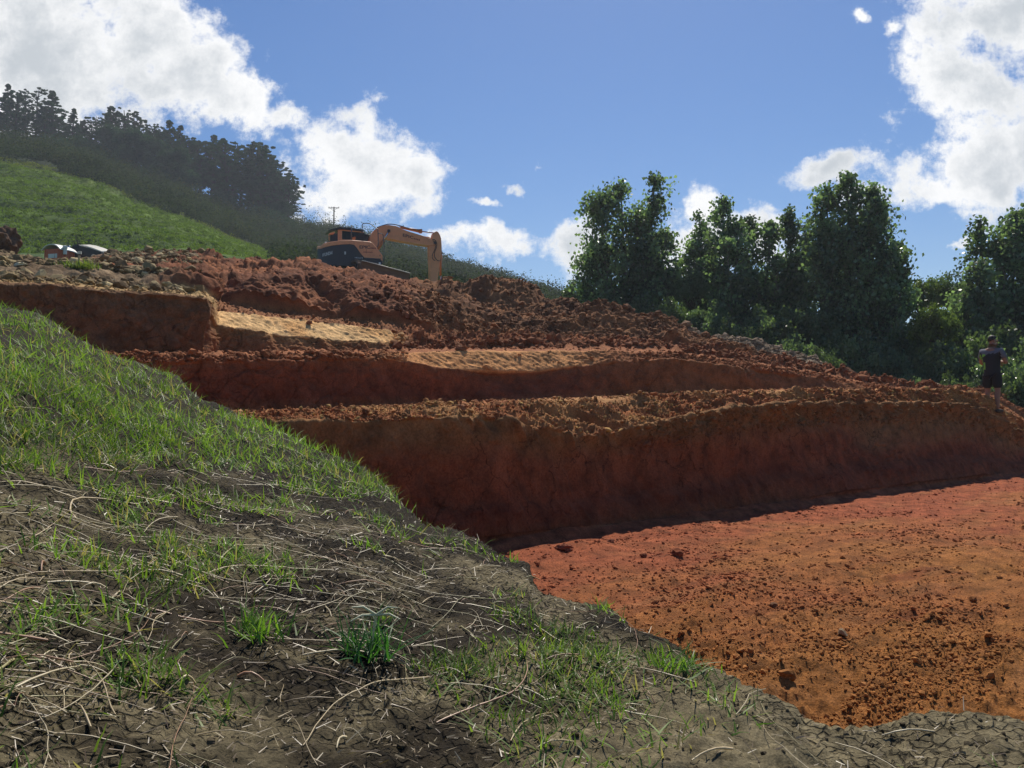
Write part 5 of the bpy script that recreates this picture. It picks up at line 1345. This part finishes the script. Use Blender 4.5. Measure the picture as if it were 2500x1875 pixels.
# bare twigs behind it
root = empty('dead_shrub', vp(188, 612, 47)); r = np.random.default_rng(5); segs = []
for k in range(26):
    a = r.normal(0,.8); L_ = r.uniform(.3,.95); e = np.array([math.sin(a)*L_, r.normal(0,.2), math.cos(a)*L_+.1]); segs.append((np.array([[0,0,-.3],e*.5+r.normal(0,.05,3),e]), np.array([.018,.012,.005])))
branch_tubes(segs, M_bark, 'twigs', root, 4); tag(root, 'bare dark twiggy shrub sticking up behind the dark parked vehicle', 'shrub')

# survey stake and grass tuft on the rubble
def ground_at(px, py):
    """first built ground seen in this direction (rows are ordered by distance)"""
    c = int(np.clip((px_u(px)-UMIN)/(UMAX-UMIN)*(NC-1), 0, NC-1)); v = float(pix_uv(px, py)[1])
    vr = Pd[:row0('pl'),c,2]/Pd[:row0('pl'),c,1]; start = row0('w1a') if py < 1150 else 0
    k = start+int(np.argmax(vr[start:] >= v)); return Vector(Pd[k, c])
g = ground_at(187, 656); root = empty('survey_stake', g); tag(root, 'thin pale wooden survey stake standing in a grass tuft on the rubble', 'stake')
H = .36*g.y/21
bm = bmesh.new(); wbox(bm, (0,0,H*.35), .04,.025,H*1.0); bm_obj(bm, 'post', simple_mat('raw_timber', (.50,.38,.25), rough=.8), root)
bm = bmesh.new(); wbox(bm, (0,0,H*.93), .042,.027,H*.15); bm_obj(bm, 'painted_top', simple_mat('dark_paint', (.05,.02,.02)), root)
bm = bmesh.new(); wbox(bm, (.01,-.002,H*1.04), .07,.035,.06); bm_obj(bm, 'cap', simple_mat('white_paint', (.7,.66,.55)), root)
p_ = np.array([g[:]])+np.random.default_rng(4).normal(size=(420,3))*[.17,.12,.02]; nn_ = np.tile([[0,0,1.]], (420,1))
V, Fc, cc = blades(p_, nn_, (.10,.26), (.008,.016), (.1,.9), 9, (.13,.19,.04), (.22,.27,.07)); V[:,2] -= .03
me = np_mesh('grass_tuft', V-np.array(g[:]), Fc, 4, True); vcol(me, cc); o = link_mesh('grass_tuft', me, M_grass); o.location = g; tag(o, 'yellow green grass tuft growing round the survey stake on the rubble', 'grass tuft')
# rocks and clods that can be told apart
def stone(name, loc, s, colr, mat, label, cat, seed, ang=True, flat=.6, rot=0):
    var, f = clod_variants(1, 4, .35 if ang else .5, flat, seed, ang); v = var[0]
    v = v*(1+(.10*fbm(v*3.1,3,seed) if not ang else .04*fbm(v*3,2,seed)))[:,None]; me = np_mesh(name, v*np.array(s), f, 3, False); vcol(me, np.tile(colr, (len(v),1)))
    o = link_mesh(name, me, mat); o.location = loc; o.rotation_euler = (rot,rot*.6,seed); return tag(o, label, cat)
sc_px = lambda g, n: n*g.y/F
g = P(14, 588, 27.5); stone('earth_clod', g+Vector((0,0,-.05)), (.42,.38,.46), (.13,.075,.045), M_clod, 'big dark brown lump of earth at the left edge, on top of the rubble', 'clod', 21, False, 1.0)
for (px, py, w, lab, sd, c_) in ((48,650,17,'pale cream slab of rock low on the rubble near the left frame edge',22,(.62,.54,.36)),(12,612,12,'small pale rock under the big brown lump of earth',23,(.55,.48,.33)),(229,627,7,'small pale rock alone on the red spoil right of the parked vehicle',24,(.66,.58,.42)),(158,652,7,'pale yellow rock just left of the survey stake tuft',25,(.62,.54,.32)),(340,655,12,'tan rock in the middle of the rubble slope',26,(.50,.38,.20)),(277,688,8,'cream rock at the foot of the rubble beside the tan track',27,(.6,.52,.35))):
    g = ground_at(px, py); s = sc_px(g, w); stone('rock', g+Vector((0,-.05,s*.1)), (s,s*.8,s*.55), c_, M_rock, lab, 'rock', sd, True, .7)
for (px, py, w, lab, sd, c_) in ((1376,1343,15,'largest red clay lump on the floor at the edge of the shadow',31,(.30,.10,.055)),(1491,1325,11,'red clay lump in the shadow edge, right of the largest lump',32,(.30,.10,.055)),(2055,1550,15,'grey tan stone with a sharp edge lying on the orange floor',33,(.34,.24,.14)),(1888,1412+70,13,'dark crumbly clod on the orange floor left of the tan stone',34,(.16,.075,.035))):
    yy = FLOOR_Z/float(pix_uv(px, py)[1]); g = P(px, py, yy); s = sc_px(g, w); stone('stone' if 'stone' in lab else 'clay_lump', g+Vector((0,0,s*.35)), (s,s*.8,s*.7), c_, M_rock if 'stone' in lab else M_clod, lab, 'stone' if 'stone' in lab else 'clod', sd, 'stone' in lab, .8)
for (px, py, w, lab, sd) in ((1125,858-8,12,'rounded brown clod on the rim of the middle bank',41),(1127,997,10,'round red clod standing on the rim of the lowest bank left of centre',42),(755,786,9,'rounded clod at the upper lip of the pale scraped step',43)):
    g = ground_at(px, py+6); s = sc_px(g, w); stone('earth_clod', g+Vector((0,-.03,s*.4)), (s,s*.8,s*.8), (.28,.13,.07), M_clod, lab, 'clod', sd, False, .8)
# weed with pale broken shoots in the foreground
def mound_at(px, py):
    c = int(np.clip((px_u(px)+.84)/1.68*(NM-1),0,NM-1)); v = float(pix_uv(px,py)[1]); vr = Pm[:NRm,c,2]/Pm[:NRm,c,1]; k = int(np.argmax(vr >= v)); return Vector(Pm[k,c])
for (px, py, nbl, Ls, lab, sd, pale) in ((905,1600,110,.10,'leafy green weed with pale broken shoots in the bare soil',51,True),(1410,1440,90,.08,'upright yellow green grass clump at the broken edge above the floor',52,False),(1650,1640,60,.06,'small grass clump on the cracked pale soil near the broken edge',53,False),(640,1560,80,.08,'bright green grass clump low in the middle of the runners',54,False)):
    g = mound_at(px, py); root = empty('weed' if pale else 'grass_clump', g); r = np.random.default_rng(sd)
    p_ = r.normal(size=(nbl,3))*[.03,.03,.002]; V, Fc, cc = blades(p_, p_, (Ls*.5,Ls*1.5), (.003,.007), (.1,1.2), sd, (.035,.12,.035) if pale else (.09,.19,.03), (.08,.20,.05) if pale else (.2,.33,.06))
    me = np_mesh('leaves', V, Fc, 4, True); vcol(me, cc); link_mesh('leaves', me, M_grass, root)
    if pale:
        segs_ = [np.array([[0,0,.0],[.01,-.02,.05],[.018,-.03,.09]])+[0,0,0]]+[np.array([[.018,-.03,.09],[.018+.03*math.cos(a),-.04,.10+.018*math.sin(a)],[.018+.055*math.cos(a),-.05,.095+.03*math.sin(a)]]) for a in (-.3,.5,2.6,3.6)]
        V, Fc, cc = tubes(segs_, [np.array([.003,.003,.0025])]+[np.array([.003,.0025,.001])]*4, [np.array([.62,.62,.42])]*5, 5); me = np_mesh('shoots', V, Fc, 4, True); vcol(me, cc); link_mesh('shoots', me, M_straw, root)
    tag(root, lab, 'weed' if pale else 'grass clump')

# ------------------------------------------------------------------ person
def skin_mesh(name, joints, bones, mat, parent, sub=2):
    names = list(joints); me = D.meshes.new(name); me.from_pydata([joints[n][0] for n in names], [(names.index(a), names.index(b)) for a,b in bones], [])
    o = D.objects.new(name, me); COL.objects.link(o); md = o.modifiers.new('skin','SKIN'); md.use_smooth_shade = True
    for k, n in enumerate(names):
        rd = joints[n][1]; me.skin_vertices[0].data[k].radius = rd if hasattr(rd,'__len__') else (rd, rd); me.skin_vertices[0].data[k].use_root = (k == 0)
    s = o.modifiers.new('sub','SUBSURF'); s.levels = sub; s.render_levels = sub
    dg = bpy.context.evaluated_depsgraph_get(); me2 = D.meshes.new_from_object(o.evaluated_get(dg)); D.objects.remove(o); me2.name = name
    for p_ in me2.polygons: p_.use_smooth = True
    return link_mesh(name, me2, mat, parent)
# person space: x right hand side, y forward, z up
Yp = 19.9; foot = P(2424, 1008, Yp); fa = math.radians(30)       # heading measured from +X towards +Y
per = empty('person', foot, fa-math.pi/2); per.scale = (1.06,1.06,1.03)
tag(per, 'person in grey, black and lime shirt and black shorts, arms folded, on the bank', 'person')
M_skin = simple_mat('skin', (.30,.155,.10), rough=.55, dirt=.2, dirtcol=(.25,.11,.07)); M_hair = simple_mat('dark_hair', (.018,.013,.010), rough=.6, bump=.8, dscale=60)
M_gsh = simple_mat('grey_shirt_cloth', (.13,.14,.17), rough=.9, dirt=.3, dirtcol=(.1,.1,.12)); M_bsh = simple_mat('black_shirt_cloth', (.018,.019,.026), rough=.9); M_lime = simple_mat('lime_shirt_panel', (.20,.50,.07), rough=.85); M_short = simple_mat('black_shorts_cloth', (.014,.014,.018), rough=.95)
J = {'pel':((0,0,.95),(.145,.105)),'sp1':((0,-.01,1.08),(.13,.10)),'sp2':((0,-.015,1.25),(.155,.115)),'ch':((0,0,1.40),(.16,.11)),'nk':((0,.0,1.51),(.062,.06)),'hd0':((.01,.015,1.58),(.062,.07)),'hd1':((.012,.03,1.66),(.075,.092)),'hd2':((.012,.02,1.74),(.06,.075)),
     'shR':((.20,-.01,1.42),.062),'elR':((.30,.04,1.15),.046),'wrR':((.08,.23,1.19),.032),'haR':((-.04,.24,1.24),.036),
     'shL':((-.20,-.01,1.42),.062),'elL':((-.29,.06,1.15),.046),'wrL':((-.06,.26,1.16),.032),'haL':((.05,.25,1.13),.036),
     'hiR':((.095,0,.88),.095),'knR':((.11,.02,.50),.06),'caR':((.115,-.02,.34),.058),'anR':((.12,-.02,.09),.036),
     'hiL':((-.095,0,.88),.095),'knL':((-.12,.03,.50),.06),'caL':((-.13,-.01,.34),.058),'anL':((-.14,-.01,.09),.036)}
Bn = [('pel','sp1'),('sp1','sp2'),('sp2','ch'),('ch','nk'),('nk','hd0'),('hd0','hd1'),('hd1','hd2'),('ch','shR'),('shR','elR'),('elR','wrR'),('wrR','haR'),('ch','shL'),('shL','elL'),('elL','wrL'),('wrL','haL'),
      ('pel','hiR'),('hiR','knR'),('knR','caR'),('caR','anR'),('pel','hiL'),('hiL','knL'),('knL','caL'),('caL','anL')]
body = skin_mesh('body', J, Bn, M_skin, per)
# fingers, nose and ears belong to the body mesh
def join_extra(o, metas):
    bm = bmesh.new(); bm.from_mesh(o.data)
    for kind, a in metas:
        if kind == 's':
            c, rx, ry, rz_ = a; bmesh.ops.create_uvsphere(bm, u_segments=10, v_segments=8, radius=1, matrix=Matrix.Translation(c) @ Matrix.Diagonal((rx,ry,rz_,1)))
        else:
            for p0, p1, r0, r1 in a:
                p0, p1 = Vector(p0), Vector(p1); d = p1-p0; m = Matrix.Translation((p0+p1)/2) @ d.to_track_quat('Z','Y').to_matrix().to_4x4(); bmesh.ops.create_cone(bm, cap_ends=True, segments=7, radius1=r0, radius2=r1, depth=d.length, matrix=m)
    bm.to_mesh(o.data); bm.free()
    for p_ in o.data.polygons: p_.use_smooth = True
fing = []
for k in range(4):
    z = 1.255-.018*k; fing += [((-.05,.24,z),(-.10,.215,z+.004),.009,.008),((-.10,.215,z+.004),(-.125,.18,z),.008,.006)]
    z = 1.15-.018*k; fing += [((.06,.25,z),(.11,.225,z),.009,.008),((.11,.225,z),(.14,.185,z),.008,.006)]
fing += [((-.03,.245,1.26),(-.06,.235,1.30),.011,.008),((.04,.25,1.15),(.07,.24,1.19),.011,.008)]
HX = Matrix.Rotation(math.radians(-35), 3, 'Z')      # the head is turned to the right
def hp(x,y,z): v = HX @ Vector((x,y,0)); return (v.x+.012, v.y+.025, z)
join_extra(body, [('c', fing), ('s', (hp(0,.098,1.665),.013,.02,.022)), ('s', (hp(.076,.0,1.665),.012,.02,.032)), ('s', (hp(-.076,.0,1.665),.012,.02,.032)), ('s', (hp(0,.085,1.615),.026,.012,.007)), ('s',(hp(0,.075,1.585),.03,.025,.02)), ('s',(hp(.03,.083,1.69),.012,.008,.006)), ('s',(hp(-.03,.083,1.69),.012,.008,.006))])
# hair: cap over the crown and back
bm = bmesh.new(); bmesh.ops.create_icosphere(bm, subdivisions=4, radius=1)
for v in list(bm.verts):
    d = v.co.copy(); cut = -.05+ (.55 if d.y > .35 else -.55*(-d.y))
    if d.z < cut-.12: bm.verts.remove(v); continue
    n_ = 1+.05*math.sin(d.x*31)*math.sin(d.y*27+d.z*23); q_ = HX @ Vector((d.x*.084*n_, d.y*.102*n_, 0)); v.co = Vector((q_.x+.012, q_.y+.012, d.z*.10*n_+1.70))
bm_obj(bm, 'hair', M_hair, per, smooth=True)
S = {'hem':((0,0,.80),(.19,.155)),'pel':((0,0,.93),(.19,.155)),'sp1':((0,-.01,1.08),(.185,.15)),'sp2':((0,-.015,1.25),(.205,.155)),'ch':((0,0,1.40),(.195,.135)),'nk':((0,.0,1.49),(.078,.075)),
     'shR':((.205,-.01,1.425),.082),'elR':((.275,.02,1.24),.075),'shL':((-.205,-.01,1.425),.082),'elL':((-.265,.03,1.24),.075)}
shirt = skin_mesh('shirt', S, [('pel','hem'),('pel','sp1'),('sp1','sp2'),('sp2','ch'),('ch','nk'),('ch','shR'),('shR','elR'),('ch','shL'),('shL','elL')], M_gsh, per)
shirt.data.materials.append(M_bsh); shirt.data.materials.append(M_lime)
for p_ in shirt.data.polygons:
    c = p_.center; yoke = c.z > 1.36+.10*abs(c.x) 
    if yoke or abs(c.x) > .24 and c.z > 1.30: p_.material_index = 0
    elif (c.x < -.05 and .92 < c.z < 1.36) or (c.y > .08 and abs(c.x) > .08 and c.z < 1.2 and c.z > 1.0): p_.material_index = 2 if (math.sin(c.x*60-c.z*22) > -.45) else 1
    else: p_.material_index = 1
    if abs(c.x) > .24: p_.material_index = 0
H_ = {'pel':((0,0,.94),(.155,.12)),'hiR':((.10,0,.84),.122),'knR':((.118,.015,.55),.098),'hiL':((-.10,0,.84),.122),'knL':((-.125,.02,.55),.098)}
skin_mesh('shorts', H_, [('pel','hiR'),('hiR','knR'),('pel','hiL'),('hiL','knL')], M_short, per)
for s_, x in (('R',.12),('L',-.14)):
    bm = bmesh.new(); bmesh.ops.create_icosphere(bm, subdivisions=3, radius=1, matrix=Matrix.Translation((x,.05,.045)) @ Matrix.Diagonal((.05,.145,.05,1)))
    for v in bm.verts: v.co.z = max(v.co.z, .0)
    bm_obj(bm, 'shoe', simple_mat('brown_boots', (.08,.05,.03), rough=.8), per, smooth=True)
